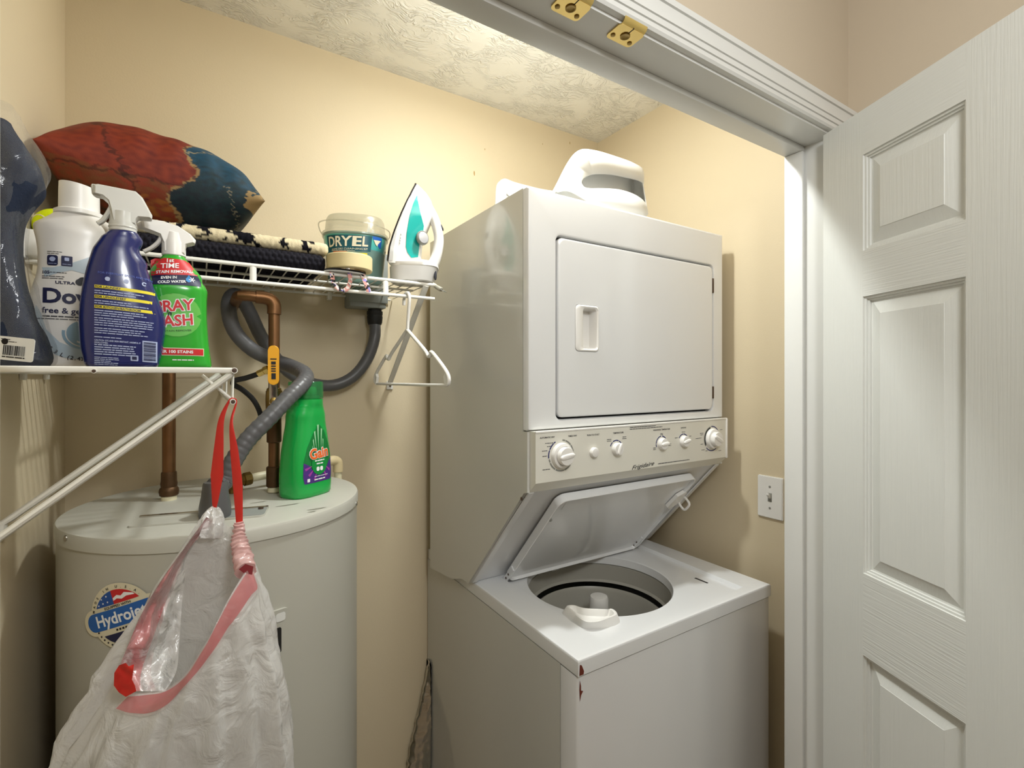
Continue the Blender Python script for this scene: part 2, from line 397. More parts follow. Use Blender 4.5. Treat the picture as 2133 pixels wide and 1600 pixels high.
# ------------------------------------------------------------------ light switch
sw = thing('light_switch', (XR, .769, 1.170), 'white single toggle light switch on the beige wall beside the door frame', 'light switch')
b = BM(); prism(b, rrect(.733, .805, 1.112, 1.228, .004, 4), lambda a,d,t: Vector((t, a, d)), XR-.0055, XR); bmesh.ops.bevel(b, geom=[e for e in b.edges if all(abs(v.co.x-(XR-.0055))<1e-5 for v in e.verts)], offset=.002, segments=2, affect='EDGES'); obj('cover_plate', b, M['white_plastic'], sw)
b = box(BM(), XR-.0068, XR-.005, .7635, .7745, 1.158, 1.182, .0006); obj('toggle_frame', b, M['ink_grey'], sw)
b = BM(); prism(b, [(-.006,1.166),(-.006,1.178),(-.017,1.1835),(-.018,1.178)], lambda a,d,t: Vector((XR+a, t, d)), .7655, .7725); obj('toggle', b, M['white_plastic'], sw)
for z in (1.1995, 1.1405):
    b = BM(); lathe(b, [(.003,0),(.003,.001),(.002,.0016)], axis((XR-.0055, .769, z), (-1,0,0)), 12); obj('screw', b, M['ink_grey'], sw)
# ------------------------------------------------------------------ stacked washer and dryer: one machine
X0, X1 = .597, 1.282            # dryer cabinet sides
YF, YBK = .8776, 1.415          # dryer front, machine back
ZD, ZDB = 1.918, 1.3866         # dryer top, foot of dryer front
WX0, WX1, WYF, ZW, ZWB = .612, 1.270, .7295, .959, .927
lau = thing('stacked_washer_dryer', ((WX0+WX1)/2, 1.07, 0), 'white stacked washer and dryer with the washer lid standing open', 'washer dryer')
def part(name, bm, mat, parent=lau, **k): return obj(name, bm, mat, parent, **k)
# dryer cabinet: upright box on two slanting side legs
sidep = [(YBK,.918),(YBK,ZD-.0005),(YF+.0215,ZD-.0005),(YF+.0215,ZDB-.002),(YF+.004,ZDB-.002),(YF+.004,1.2527),(.8957,1.249),(1.160,.958),(1.200,.958),(1.26,.935)]
for x0, x1 in ((X0,X0+.006),(X1-.006,X1)):
    b = BM(); prism(b, sidep, lambda a,d,t: Vector((t,a,d)), x0, x1); part('side_panel', b, M['enamel_side'])
part('top_panel', box(BM(), X0+.0003, X1-.0003, YF+.021, YBK, ZD-.0004, ZD+.0006), M['enamel_side'])
part('back_panel', box(BM(), X0+.006, X1-.006, YBK-.004, YBK-.0005, .92, ZD-.001), M['enamel_side'])
# front face: a frame round the door opening, corner rounded towards the side
dx0, dx1, dz0, dz1 = .6744, 1.2355, 1.4080, 1.8225
b = BM()
outer = rrect(X0, X1, ZDB, ZD, .003, 8); inner = rrect(dx0, dx1, dz0, dz1, .016, 8)
def fr(poly, y): return [Vector((a, y, d)) for a, d in poly]
n_ = len(outer)
def ring_scale(poly, off):
    cx = (min(p[0] for p in poly)+max(p[0] for p in poly))/2; cz_ = (min(p[1] for p in poly)+max(p[1] for p in poly))/2
    hw = (max(p[0] for p in poly)-min(p[0] for p in poly))/2; hh = (max(p[1] for p in poly)-min(p[1] for p in poly))/2
    return [(cx+(p[0]-cx)*(hw+off)/hw, cz_+(p[1]-cz_)*(hh+off)/hh) for p in poly]
grid_faces(b, [fr(outer, YF+.02), fr(outer, YF+.008), fr(ring_scale(outer,-.0025), YF+.0022), fr(ring_scale(outer,-.008), YF), fr(ring_scale(inner,.006), YF), fr(ring_scale(inner,.0025), YF+.0015), fr(inner, YF+.007), fr(inner, YF+.02)], True, False)
part('front_frame', b, M['enamel'], smooth=40)
b = box(BM(), X0+.01, X1-.01, YF+.031, YF+.036, ZDB+.004, ZD-.01); part('front_backing', b, M['dark'])
# dryer door with its recessed pull
ddx0, ddx1, ddz0, ddz1 = dx0+.0035, dx1-.0035, dz0+.0045, dz1-.0035
do = rrect(ddx0, ddx1, ddz0, ddz1, .014, 8); hl = rrect(.7272, .7978, 1.5638, 1.6712, .010, 8)
b = BM(); grid_faces(b, [fr(do, YF+.012), fr(do, YF+.003), fr(ring_scale(do,-.0022), YF-.0003), fr(ring_scale(do,-.006), YF-.0012), fr(ring_scale(hl,.001), YF-.0012), fr(hl, YF+.004)], True, False)
ddoor = part('dryer_door', b, M['enamel'], smooth=40)
b = BM(); hi = rrect(.750, .7915, 1.5705, 1.6635, .006, 8)
grid_faces(b, [fr(hl, YF+.004), fr(hl, YF-.002), fr(ring_scale(hl,-.003), YF-.0042), fr(ring_scale(hi,.002), YF-.003), fr(hi, YF-.001), fr(ring_scale(hi,-.003), YF+.022)], True, False)
hh = [Vector((a, YF+.022, d)) for a, d in ring_scale(hi,-.003)]; b.faces.new([b.verts.new(v) for v in hh]); 
obj('door_pull', b, M['white_plastic'], ddoor, smooth=40)
for z0, z1 in ((1.7447,1.7858),(1.4431,1.4774)):
    obj('door_hinge', box(BM(), dx1-.0045, dx1+.0018, YF-.0015, YF+.006, z0, z1, .0008), M['steel_end'], ddoor)
# control panel
px0, px1, py, pz0, pz1 = .604, 1.274, .8605, 1.2725, 1.3858
b = BM(); prism(b, [(YF+.02,pz1),(py+.003,pz1),(py,pz1-.004),(py,pz0+.003),(py+.003,pz0),(YF+.008,1.2515),(YF+.03,1.2515)], lambda a,d,t: Vector((t,a,d)), px0, px1)
cp = part('control_panel', b, M['panel'], smooth=30)
b = box(BM(), px1-.006, px1+.001, py-.003, YF+.02, pz0, pz1, .002); obj('panel_end_cap', b, M['white_plastic'], cp)
b = box(BM(), px0, px1, py-.0015, py+.004, pz1-.003, pz1+.0015, .001); obj('panel_top_lip', b, M['white_plastic'], cp)
pf = lambda u, v: Vector((u, py-.0005, v))
pf2 = lambda u, v: Vector((u, py-.0009, v))
def knob(name, x, z, r, rot, big):
    a = axis((x, py, z), (0,-1,0)); b = BM()
    if big:
        lathe(b, [(r,0),(r*.98,.006),(r*.93,.010),(r*.74,.011),(r*.73,.0085),(r*.71,.0085),(r*.70,.020),(r*.66,.0225),(r*.3,.0235)], a, 36)
        gp = sring(r*.70, r*.24, 2.6, 24)
        grid_faces(b, [[a @ (Matrix.Rotation(rot,4,'Z') @ Vector((u*s,v*s2,h))) for u,v in gp] for s,s2,h in ((1,1.6,.008),(1.0,1.1,.0215),(.97,.8,.0250),(.9,.45,.0262))], True, True)
    else:
        lathe(b, [(r,0),(r*.98,.009),(r*.9,.012),(r*.4,.0128)], a, 28)
        gp = sring(r*1.0, r*.34, 2.4, 20)
        grid_faces(b, [[a @ (Matrix.Rotation(rot,4,'Z') @ Vector((u*s+.1*r,v*s2,h))) for u,v in gp] for s,s2,h in ((.95,1.5,.006),(.95,1.0,.0135),(.88,.5,.0155))], True, True)
    return obj(name, b, M['white_plastic'], cp, smooth=45)
knob('timer_knob', .6735, 1.3305, .0285, R(8), True)
knob('timer_knob', 1.2045, 1.3325, .0285, R(-28), True)
knob('selector_knob', .8395, 1.3320, .0150, R(65), False)
knob('selector_knob', .9985, 1.3330, .0150, R(5), False)
knob('selector_knob', 1.0835, 1.3335, .0150, R(12), False)
b = BM(); lathe(b, [(.0115,0),(.0115,.007),(.0100,.0095),(.006,.0105)], axis((.7665,py,1.3300),(0,-1,0)), 26); obj('start_button', b, M['white_plastic'], cp, smooth=45)
# printed dial arcs, lettering and small print
def dial_arc(cx, cz0, r0, r1, a0, a1, mt, nm='dial_mark'): obj(nm, fill(arc(cx,cz0,r0,r1,a0,a1), pf), mt, cp, recalc=False)
for a0, a1 in ((128,155),(157,186),(118,126)): dial_arc(.6735,1.3305,.0335,.0365,a0,a1,M['ink_blue'])
for a0, a1 in ((72,85),(40,70),(5,38),(-38,2),(-75,-42),(-118,-78),(-155,-121),(-170,-158)): dial_arc(.6735,1.3305,.0320,.0355,a0,a1,M['ink_grey'],'dial_track')
for cx, lst in ((.8395,((128,160),(68,122),(28,62))),(.9985,((95,175),(5,85),(180,200))),(1.0835,((92,150),(32,88)))):
    for a0, a1 in lst: dial_arc(cx,1.3325,.0185,.0212,a0,a1,M['ink_blue'])
for a0, a1 in ((20,95),(-135,-55)): dial_arc(1.2045,1.3325,.0325,.0352,a0,a1,M['ink_blue'])
dial_arc(1.2045,1.3325,.0320,.0345,100,215,M['ink_grey'],'dial_track')
b = BM()
for s, x, z, sz in (('AUTOMATIC DRY',.6350,1.3725,.0050),('TIMED DRY',.7050,1.3715,.0050),('PUSH TO START',.7665,1.3700,.0052),('TEMPERATURE',.8460,1.3700,.0052),('WASH/RINSE TEMPERATURE',.9985,1.3690,.0050),('OPTIONS',1.0835,1.3690,.0050)):
    obj('panel_word', text_bm(s, sz, shift(pf2, x, z), bold=.00008), M['ink'], cp, recalc=False)
rg = random.Random(7)
for x, z, wd in ((.640,1.3600,.022),(.640,1.3530,.012),(.628,1.3440,.015),(.628,1.3325,.012),(.632,1.3035,.020),(.816,1.3560,.014),(.816,1.3520,.014),(.866,1.3590,.012),(.866,1.3550,.014),(.972,1.3240,.010),(.972,1.3200,.010),(1.029,1.3300,.011),(1.029,1.3260,.010),(.9985,1.3590,.010),(.9985,1.3560,.010),(1.055,1.3440,.010),(1.112,1.3450,.009),(1.0835,1.3580,.014),(1.160,1.3500,.016),(1.160,1.3455,.012),(1.146,1.3370,.024),(1.160,1.3200,.010),(1.165,1.3040,.014),(1.180,1.3000,.008),(1.246,1.3550,.010),(1.240,1.2960,.012)):
    print_lines(x-wd/2, x+wd/2, z, .0032, 1, .0013, pf2, rg, b, 0)
print_lines(.885, 1.010, 1.3805, .0042, 2, .0015, pf2, rg, b, .3)
print_lines(.985, 1.110, 1.2825, .0042, 1, .0017, pf2, rg, b, .02)
obj('small_print', b, M['ink'], cp, recalc=False)['kind'] = 'stuff'
obj('script_name', text_bm('Frigidaire', .0145, shift(pf2, .9290, 1.2830, R(3)), bold=.0001, shear=.5, sx=1.45), M['ink_black'], cp, recalc=False)
# slanting wall between panel and washer top, behind the lid
b = BM(); prism(b, [(.895,1.2515),(YF+.01,1.2515),(.8935,1.249),(1.158,.960),(1.175,.960),(.93,1.2515)], lambda a,d,t: Vector((t,a,d)), X0+.006, X1-.006)
part('slant_panel', b, M['enamel'], smooth=30)
for sx in (X0+.007, X1-.022):
    b = BM(); prism(b, [(.889,1.2515),(.8868,1.249),(1.150,.961),(1.158,.961)], lambda a,d,t: Vector((t,a,d)), sx, sx+.015); part('leg_flange', b, M['enamel'])
b = BM(); lathe(b, [(.0042,0),(.0042,.0012),(.003,.0018)], axis((X0+.001,.905,1.235),(-1,0,0)), 14); part('screw', b, M['steel_end'])

for o_ in (bpy.data.objects['front_frame'], ddoor, cp):
    o_.modifiers.new('even_normals', 'WEIGHTED_NORMAL').keep_sharp = True
# washer cabinet
b = BM(); prism(b, [(WX0,.02),(WX0+.004,.02),(WX0+.004,.925),(WX0,.925)], lambda a,d,t: Vector((a,t,d)), .786, 1.47); part('washer_side_panel', b, M['enamel_side'])
part('washer_side_panel', box(BM(), WX1-.004, WX1, .786, 1.47, .02, .925), M['enamel_side'])
b = BM(); prism(b, [(WX0,.784),(WX0,.738),(WX0+.006,.7325),(WX1-.006,.7325),(WX1,.738),(WX1,.784),(WX1-.004,.784),(WX1-.004,.74),(WX0+.004,.74),(WX0+.004,.784)], lambda a,d,t: Vector((a,d,t)), .02, ZWB-.003)
fpn = part('washer_front_panel', b, M['enamel'], smooth=50)
part('washer_back_panel', box(BM(), WX0+.004, WX1-.004, 1.466, 1.47, .02, .925), M['enamel_side'])
part('toe_kick', box(BM(), WX0+.03, WX1-.03, .775, .79, 0, .06), M['dark'])
# rust chips on the front corner
b = BM(); fill([(.6145,.9290),(.6250,.9285),(.6260,.935),(.6205,.9475),(.6158,.950)], lambda u,v: Vector((u, WYF-.0008, v)), bm=b); part('rust_chip', b, M['rust'], recalc=False)
b = BM(); fill([(.6182,.876),(.6215,.888),(.6265,.8945),(.6212,.897),(.6210,.906),(.6182,.918),(.6172,.900)], lambda u,v: Vector((u, .7318, v)), bm=b); part('rust_chip', b, M['rust'], recalc=False)
# washer top: raised rim, recessed deck, round tub opening
tcx, tcy, tr = .910, 1.000, .192
b = BM(); N = 96
def ringpts(poly, z):                                   # resample an outline at N angles about the tub centre
    out = []
    for k in range(N):
        a = 2*PI*k/N; dx, dy = math.cos(a), math.sin(a); best = 9
        for (x1_,y1_),(x2_,y2_) in zip(poly, poly[1:]+poly[:1]):
            ex, ey = x2_-x1_, y2_-y1_; den = dx*ey-dy*ex
            if abs(den) < 1e-9: continue
            t = ((x1_-tcx)*ey-(y1_-tcy)*ex)/den; s = ((x1_-tcx)*dy-(y1_-tcy)*dx)/den
            if t > 0 and -1e-6 <= s <= 1+1e-6: best = min(best, t)
        out.append(Vector((tcx+dx*best, tcy+dy*best, z)))
    return out
# corners of the outline land on ring angles through a local snap
def snap(ring, poly):
    for cx_, cy_ in poly:
        k = min(range(N), key=lambda i: (ring[i].x-cx_)**2+(ring[i].y-cy_)**2); ring[k].x, ring[k].y = cx_, cy_
    return ring
def rect(o): return [(WX0+o, WYF+o), (WX1-o, WYF+o), (WX1-o, 1.20-o*.2), (WX0+o, 1.20-o*.2)]
deck = [(.700,.7560),(1.188,.7560),(1.207,1.150),(.690,1.150)]; deck2 = [(.704,.7610),(1.183,.7610),(1.200,1.150),(.696,1.150)]
zdk = ZW-.0085
rings = [snap(ringpts(rect(.0),ZWB),rect(.0)), snap(ringpts(rect(0),ZW-.006),rect(0)), snap(ringpts(rect(.002),ZW-.002),rect(.002)), snap(ringpts(rect(.007),ZW),rect(.007)),
         snap(ringpts(deck,ZW),deck), snap(ringpts(deck2,zdk),deck2)]
def circ(r, z): return [Vector((tcx+r*math.cos(2*PI*k/N), tcy+r*math.sin(2*PI*k/N), z)) for k in range(N)]
rings += [circ(tr+.004,zdk), circ(tr+.001,zdk-.002), circ(tr,zdk-.010), circ(tr-.002,zdk-.022)]
grid_faces(b, rings, True, False)
top = part('washer_top', b, M['enamel'], smooth=40)
b = BM(); box(b, WX0+.002, WX1-.002, 1.19, 1.47, ZWB-.01, ZW-.004); obj('rear_deck', b, M['enamel'], top)
top.modifiers.new('even_normals', 'WEIGHTED_NORMAL').keep_sharp = True
# tub: splash ring, wash basket, agitator
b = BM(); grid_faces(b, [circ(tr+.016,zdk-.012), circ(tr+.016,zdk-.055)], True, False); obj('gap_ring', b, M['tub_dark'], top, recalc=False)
b = BM(); grid_faces(b, [circ(tr+.008,zdk-.020), circ(tr-.001,zdk-.026), circ(tr-.004,zdk-.070), circ(tr-.010,zdk-.076), circ(tr+.012,zdk-.078)], True, False); part('tub_ring', b, M['tub'], smooth=40)
b = BM(); grid_faces(b, [circ(tr+.012,zdk-.079), circ(tr+.012,zdk-.090)], True, False); part('tub_gap', b, M['dark'])
b = BM(); grid_faces(b, [circ(tr-.014,zdk-.089), circ(tr-.020,zdk-.086), circ(tr-.026,zdk-.096), circ(tr-.028,zdk-.36), circ(.03,zdk-.40)], True, False); b.faces.new([b.verts.new(v) for v in circ(.03,zdk-.40)]); bk = part('wash_basket', b, M['tub'], smooth=40)
b = BM()
for row in range(5):
    for k in range(36):
        a = 2*PI*(k+.5*(row%2))/36; r_ = tr-.0275; p = Vector((tcx+r_*math.cos(a), tcy+r_*math.sin(a), zdk-.165-.04*row))
        lathe(b, [(.0030,0),(.002,.0002)], axis(p, (-math.cos(a),-math.sin(a),0)), 6)
obj('drain_holes', b, M['dark'], bk)['kind'] = 'stuff'
b = BM(); lathe(b, [(.060,-.40),(.052,-.36),(.036,-.28),(.0285,-.17),(.0265,-.085),(.0262,-.070),(.0235,-.064),(.010,-.0625)], Matrix.Translation((tcx+.038, tcy+.040, zdk)), 32)
for k in range(4):
    a = k*PI/2+.4; c_ = Vector((tcx+.038, tcy+.040, zdk)); d_ = Vector((math.cos(a),math.sin(a),0)); q = Vector((-d_.y,d_.x,0))
    prism(b, [(.025,-.21),(.034,-.22),(.075,-.38),(.04,-.39)], lambda u,v,t: c_+d_*u+q*t+Vector((0,0,v)), -.004, .004)
part('agitator', b, M['white_plastic'], smooth=40)
# bleach cup on the front edge of the opening
zr0 = ZW+.0125
cup_rim = [at(x,y,Z=zr0) for x,y in ((1180,1263),(1193,1261),(1214,1267),(1240,1269),(1265,1270),(1277,1269),(1285,1279),(1266,1288),(1244,1295),(1221,1295),(1205,1286),(1193,1275))]
cup_foot = [at(x,y,Z=zdk) for x,y in ((1171,1276),(1188,1270),(1212,1280),(1240,1281),(1265,1281),(1285,1284),(1291,1297),(1272,1306),(1242,1311),(1214,1309),(1196,1299),(1182,1288))]
def dense_ring(r, n=5):
    p = smooth_path([r[-1]]+list(r)+[r[0],r[1]], n); return p[n:-2*n+(n-1)+1] if False else p[n:n+len(r)*n]
cen = sum(cup_rim, Vector())/len(cup_rim)
inn = lambda s, z: [Vector((cen.x+(p.x-cen.x)*s, cen.y+(p.y-cen.y)*s, z)) for p in cup_rim]
b = BM(); grid_faces(b, [dense_ring(r) for r in (cup_foot, cup_rim, inn(.95,zr0+.0012), inn(.88,zr0), inn(.80,ZW-.002), inn(.4,ZW-.003))], True, False); b.faces.new([b.verts.new(v) for v in dense_ring(inn(.4,ZW-.003))])
obj('bleach_cup', b, M['white_plastic'], top, smooth=50)
b = box(BM(), 1.146, 1.152, .833, .873, zdk+.0001, zdk+.0006); obj('lid_switch_slot', b, M['dark'], top)
# lid standing open, leaning on the slant
HY, HZ = 1.128, .962
ang = math.atan2(1.222-HZ, HY-.900); dv = Vector((0,-math.cos(ang),math.sin(ang))); nv_ = Vector((0,-math.sin(ang),-math.cos(ang)))   # nv_ = inner face side (to the camera, downwards)
lx0, lx1, ll = .694, 1.184, .352
def lp(u, v, d): return Vector((u,0,0)) + Vector((0,HY,HZ)) + dv*v + nv_*d
def lid_outline(o): return [(a,c) for a,c in rrect(lx0+o, lx1-o, 0+o*.3, ll-o, .022, 6)]
b = BM()
grid_faces(b, [[lp(a,c,-.010) for a,c in lid_outline(.001)], [lp(a,c,-.006) for a,c in lid_outline(0)], [lp(a,c,.010) for a,c in lid_outline(0)], [lp(a,c,.0115) for a,c in lid_outline(.0015)], [lp(a,c,.0105) for a,c in lid_outline(.004)], [lp(a,c,.003) for a,c in lid_outline(.0065)], [lp(a,c,.0025) for a,c in lid_outline(.009)]], True, True)
lid = part('washer_lid', b, M['enamel'], smooth=40)
b = BM(); prism(b, [(lx0+.03,ll-.047),(lx0+.03,ll-.014),(lx1-.03,ll-.014),(lx1-.03,ll-.047)], lambda u,v,t: lp(u,v,t), .0025, .0042); obj('lid_stiffener', b, M['enamel'], lid)
b = BM(); lathe(b, [(.0045,0),(.0045,.003),(.003,.004)], axis(lp(lx0+.016, ll-.085, .003), nv_), 12); obj('rubber_bumper', b, M['ink_grey'], lid)
for x in (lx0-.004, lx1-.014):
    b = BM(); prism(b, [(-.014,-.004),(-.014,.010),(.055,.010),(.055,-.004)], lambda v,d,t: lp(t,v,d), x, x+.004); hg = obj('lid_hinge', b, M['enamel'], lid)
    for v in (.008, .026):
        b = BM(); lathe(b, [(.003,0),(.003,.001),(.002,.0013)], axis(lp(x, v, .003), (-1,0,0)), 10); obj('rivet', b, M['steel_end'], hg)
lid.modifiers.new('even_normals', 'WEIGHTED_NORMAL').keep_sharp = True
# lid strike: plastic bracket with a loop at the lid's right edge
b = BM(); prism(b, [(lx1-.036,ll-.125),(lx1-.030,ll-.075),(lx1-.012,ll-.060),(lx1+.002,ll-.066),(lx1+.002,ll-.118),(lx1-.020,ll-.135)], lambda u,v,t: lp(u,v,t), .004, .014)
strike = obj('lid_strike', b, M['white_plastic'], lid)
b = BM(); tube(b, [lp(lx1+.004+.016*c, ll-.098, .026+.014*s) if False else lp(lx1+.005, ll-.098+.016*c, .026+.015*s) for c, s in [(math.copysign(abs(math.cos(a))**.6,math.cos(a)), math.copysign(abs(math.sin(a))**.6,math.sin(a))) for a in [2*PI*k/24 for k in range(24)]]], .0035, 8, closed=True); obj('strike_loop', b, M['white_plastic'], strike)
# ------------------------------------------------------------------ water heater
TC, TR_, TZ = Vector((.045, 1.197)), .2640, 1.25
tk = thing('water_heater', (TC.x, TC.y, 0), 'grey cylindrical water heater standing in the left half of the closet', 'water heater')
T0 = Matrix.Translation((TC.x, TC.y, 0))
b = BM(); lathe(b, [(.2,.0),(.250,.0),(.2615,.02),(TR_-.0015,.03),(TR_-.0015,TZ-.022)], T0, 96); obj('tank_shell', b, M['tank'], tk)
b = BM(); lathe(b, [(TR_-.002,TZ-.0245),(TR_+.0010,TZ-.0245),(TR_+.0012,TZ-.006),(TR_-.001,TZ-.0015),(TR_-.005,TZ),(.001,TZ)], T0, 96); obj('top_pan', b, M['tank_top'], tk, smooth=40)
def on_tank(ang, z, off=0): return Vector((TC.x+(TR_+off)*math.cos(ang), TC.y+(TR_+off)*math.sin(ang), z))
def tank_hit(px, py):
    v = at(px, py, d=1.0) - Vector((0,0,CAM_Z)); d2 = v.xy; o = -TC
    a_, b_, c_ = d2.dot(d2), 2*o.dot(d2), o.dot(o)-TR_**2; t = (-b_-math.sqrt(max(0,b_*b_-4*a_*c_)))/(2*a_)
    p = v*t+Vector((0,0,CAM_Z)); return math.atan2(p.y-TC.y, p.x-TC.x), p.z
for px, py in ((139,1121),(741,1049)):
    a, z = tank_hit(px, py); b = BM(); lathe(b, [(.0050,0),(.005,.0016),(.003,.0026)], axis(on_tank(a, z, .001), (math.cos(a),math.sin(a),0)), 14); obj('screw', b, M['foil'], tk)
# cover plate over the wiring, on top
br, fr_, bl_ = (at(x,y,Z=TZ+.003) for x,y in ((560,1056),(572,1079),(292,1077)))
ex = (br-bl_); wdt = ex.length; ex.normalize(); ey = (fr_-br); dpt = ey.length; ey = Vector((ex.y,-ex.x,0))
b = BM(); prism(b, rrect(0, wdt, 0, .062, .010, 5), lambda u,v,t: bl_+ex*u+ey*v+Vector((0,0,t)), -.003, .0002); plate = obj('cover_plate', b, M['tank_top'], tk)
b = BM(); prism(b, rrect(wdt-.078, wdt-.001, .006, .058, .008, 4), lambda u,v,t: bl_+ex*u+ey*v+Vector((0,0,t)), .0003, .0009); obj('plate_shade', b, M['grey_box'], plate)  # grey patch painted for the shade and reflection at the plate's right end
b = BM(); prism(b, rrect(.0, wdt, -.001, .008, .003, 3), lambda u,v,t: bl_+ex*u+ey*v+Vector((0,0,t)), -.002, .0028); obj('plate_flange', b, M['foil'], plate)
b = BM(); q_ = bl_+ex*(wdt-.012)+ey*.014; lathe(b, [(.005,0),(.0045,.0025),(.002,.003)], Matrix.Translation(q_), 12); obj('screw', b, M['steel_end'], plate)
# scratches of bare dirty metal on the pan
m_scr = pm('scratch_grey', '#8a897c', .7)
for px, py, l_, w_ in ((660,1060,.022,.004),(650,1066,.010,.003),(600,1052,.028,.003),(540,1046,.02,.002)):
    p = at(px, py, Z=TZ+.0004); obj('scratch', fill([(p.x+l_*math.cos(a)*(.7+.3*math.sin(3*a)), p.y+w_*math.sin(a)+.3*l_*math.cos(a)*.3) for a in [2*PI*k/12 for k in range(12)]], lambda u,v: Vector((u,v,TZ+.0005))), m_scr, tk, recalc=False)
# access panel on the shell, right of the bag
a0, zt_ = tank_hit(600, 1262); a1, _ = tank_hit(545, 1262); b = BM()
def tanksurf(off): return lambda u, v: on_tank(u/TR_, v, off)
pan = rrect(a1*TR_, a0*TR_, .80, zt_, .008, 4); pc = (a1+a0)/2*TR_
b = BM(); fill(pan, tanksurf(.004), .02, b)
edge = [on_tank(u/TR_, v, .004) for u,v in pan]; edge2 = [on_tank(u/TR_, v, -.001) for u,v in pan]; grid_faces(b, [edge, edge2], True, False)
ap = obj('access_panel', b, M['tank'], tk)
b = BM(); fill(rrect(a1*TR_+.012, a0*TR_-.0135, zt_-.075, zt_-.030, .004, 4), tanksurf(.0045), .02, b); obj('panel_slot', b, M['black'], ap, recalc=False)
b = BM(); fill(rrect(a0*TR_-.024, a0*TR_-.008, zt_-.019, zt_-.004, .004, 4), tanksurf(.0075), .02, b); obj('panel_tab', b, M['trim'], ap, recalc=False)
# round sticker with a banner
sa, sz_ = tank_hit(252, 1283); sang = R(18)
def sfn(off): return lambda u, v: on_tank(sa + SK*(u*math.cos(sang)-v*math.sin(sang))/TR_, sz_ + SK*(u*math.sin(sang)+v*math.cos(sang)), off)
rs = .0490; SK = 1.065
def disc(r, a0=0, a1=360, n=40): return [(r*math.cos(R(a0+(a1-a0)*k/n)), r*math.sin(R(a0+(a1-a0)*k/n))) for k in range(n + (0 if a1-a0 == 360 else 1))]
b = BM(); fill(disc(rs), sfn(.0006), .012, b); fill(rrect(-.0640,.0640,-.0195,.0195,.0194,8), sfn(.0007), .012, b)
st = obj('sticker', b, M['cream'], tk, recalc=False)
b = BM(); fill(rrect(-.0570,.0570,-.0135,.0135,.0134,8), sfn(.0011), .012, b); obj('banner', b, pm('sticker_blue','#1d5fae',.4), st, recalc=False)
def seg_poly(r, v0, up, u0=None, u1=None):
    pts = []
    for k in range(25):
        a = R(180*k/24); u, v = r*math.cos(a), r*math.sin(a)*(1 if up else -1)
        if abs(v) >= abs(v0) and (u0 is None or u >= u0) and (u1 is None or u <= u1): pts.append((u,v))
    hw = math.sqrt(r*r-v0*v0); ua = -hw if u0 is None else u0; ub = hw if u1 is None else u1
    va = math.sqrt(max(0,r*r-ua*ua))*(1 if up else -1); vb = math.sqrt(max(0,r*r-ub*ub))*(1 if up else -1)
    return ([(ub,v0)] + ([(ub,vb)] if u1 is not None else []) + pts + ([(ua,va)] if u0 is not None else []) + [(ua,v0)])
b = BM(); fill(seg_poly(.040,.0195,True,None,-.004), sfn(.0011), .012, b); obj('flag_field', b, pm('flag_blue','#1a4f9c',.4), st, recalc=False)
b = BM(); fill(seg_poly(.040,.0195,True,-.004,None), sfn(.0011), .012, b); obj('flag_stripes', b, M['ink_red'], st, recalc=False)
b = BM()
for k, (pts) in enumerate((((-.003,.0285),(.004,.0315),(.010,.029),(.016,.0325),(.028,.0280),(.030,.0250),(.018,.0265),(.010,.0240),(.003,.0265),(-.003,.0245)),)): fill(pts, sfn(.0014), .01, b)
for u, v in ((-.029,.023),(-.021,.0245),(-.013,.0250),(-.022,.0310),(-.013,.0335)):
    fill([(u+(.0018 if k%2==0 else .0008)*math.cos(PI/2+k*PI/5), v+(.0018 if k%2==0 else .0008)*math.sin(PI/2+k*PI/5)) for k in range(10)], sfn(.0014), None, b)
obj('flag_white', b, M['ink_white'], st, recalc=False)
b = BM(); fill(seg_poly(.040,-.0220,False), sfn(.0011), .012, b); obj('lower_field', b, M['ink_navy'], st, recalc=False)
b = BM(); text_bm('Hydrojet', .0235, shift(sfn(.0015), -.001, -.0005), bold=.0006, sx=.93, bm=b, maxlen=.02); obj('banner_lettering', b, M['ink_white'], st, recalc=False)
b = BM(); text_bm('EQUIPPED WITH', .0052, shift(sfn(.0013), 0, .0163), bold=.0001, sx=1.1, bm=b); 
for ch, k in zip('MADE IN U.S.A.', range(14)):
    a = R(158-k*9.6); text_bm(ch, .0052, shift(sfn(.0013), .0440*math.cos(a), .0440*math.sin(a), a-PI/2), bold=.0001, bm=b) if ch != ' ' else None
rg = random.Random(3)
for k in range(16):
    a = R(-160+k*9); fill([(.044*math.cos(a)+.0016*math.cos(a2), .044*math.sin(a)+.0016*math.sin(a2)) for a2 in [2*PI*q/5 for q in range(5)]], sfn(.0013), None, b)
for k in range(8): fill(rrect(-.012+k*.0048,-.0090+k*.0048,-.0190,-.0160,.0003,2), sfn(.0013), None, b)
obj('ring_lettering', b, M['ink_black'], st, recalc=False)

# ------------------------------------------------------------------ plumbing
V = Vector
p1 = at(352, 1041, Z=TZ); p1 = V((p1.x, p1.y, TZ))
hp = thing('copper_pipe', p1, 'brown copper pipe rising from the water heater under the left shelf', 'pipe', 'copper water pipes')
b = BM(); tube(b, [p1+V((0,0,.04)), p1+V((0,0,.34)), p1+V((0,.012,.362)), p1+V((0,.04,.372)), V((p1.x, YB-.001, p1.z+.372))], .0118, 14); obj('pipe_run', b, M['copper'], hp)
b = BM(); lathe(b, [(.0135,0),(.0140,.008),(.0125,.009)], Matrix.Translation(p1), 20); obj('nipple', b, M['pvc_white'], hp)
b = BM(); lathe(b, [(.0135,.008),(.0165,.010),(.0178,.018),(.0165,.024),(.0142,.027),(.0150,.034),(.0140,.040),(.0138,.055),(.0128,.058)], Matrix.Translation(p1), 22); obj('union_fitting', b, M['copper_dark'], hp)
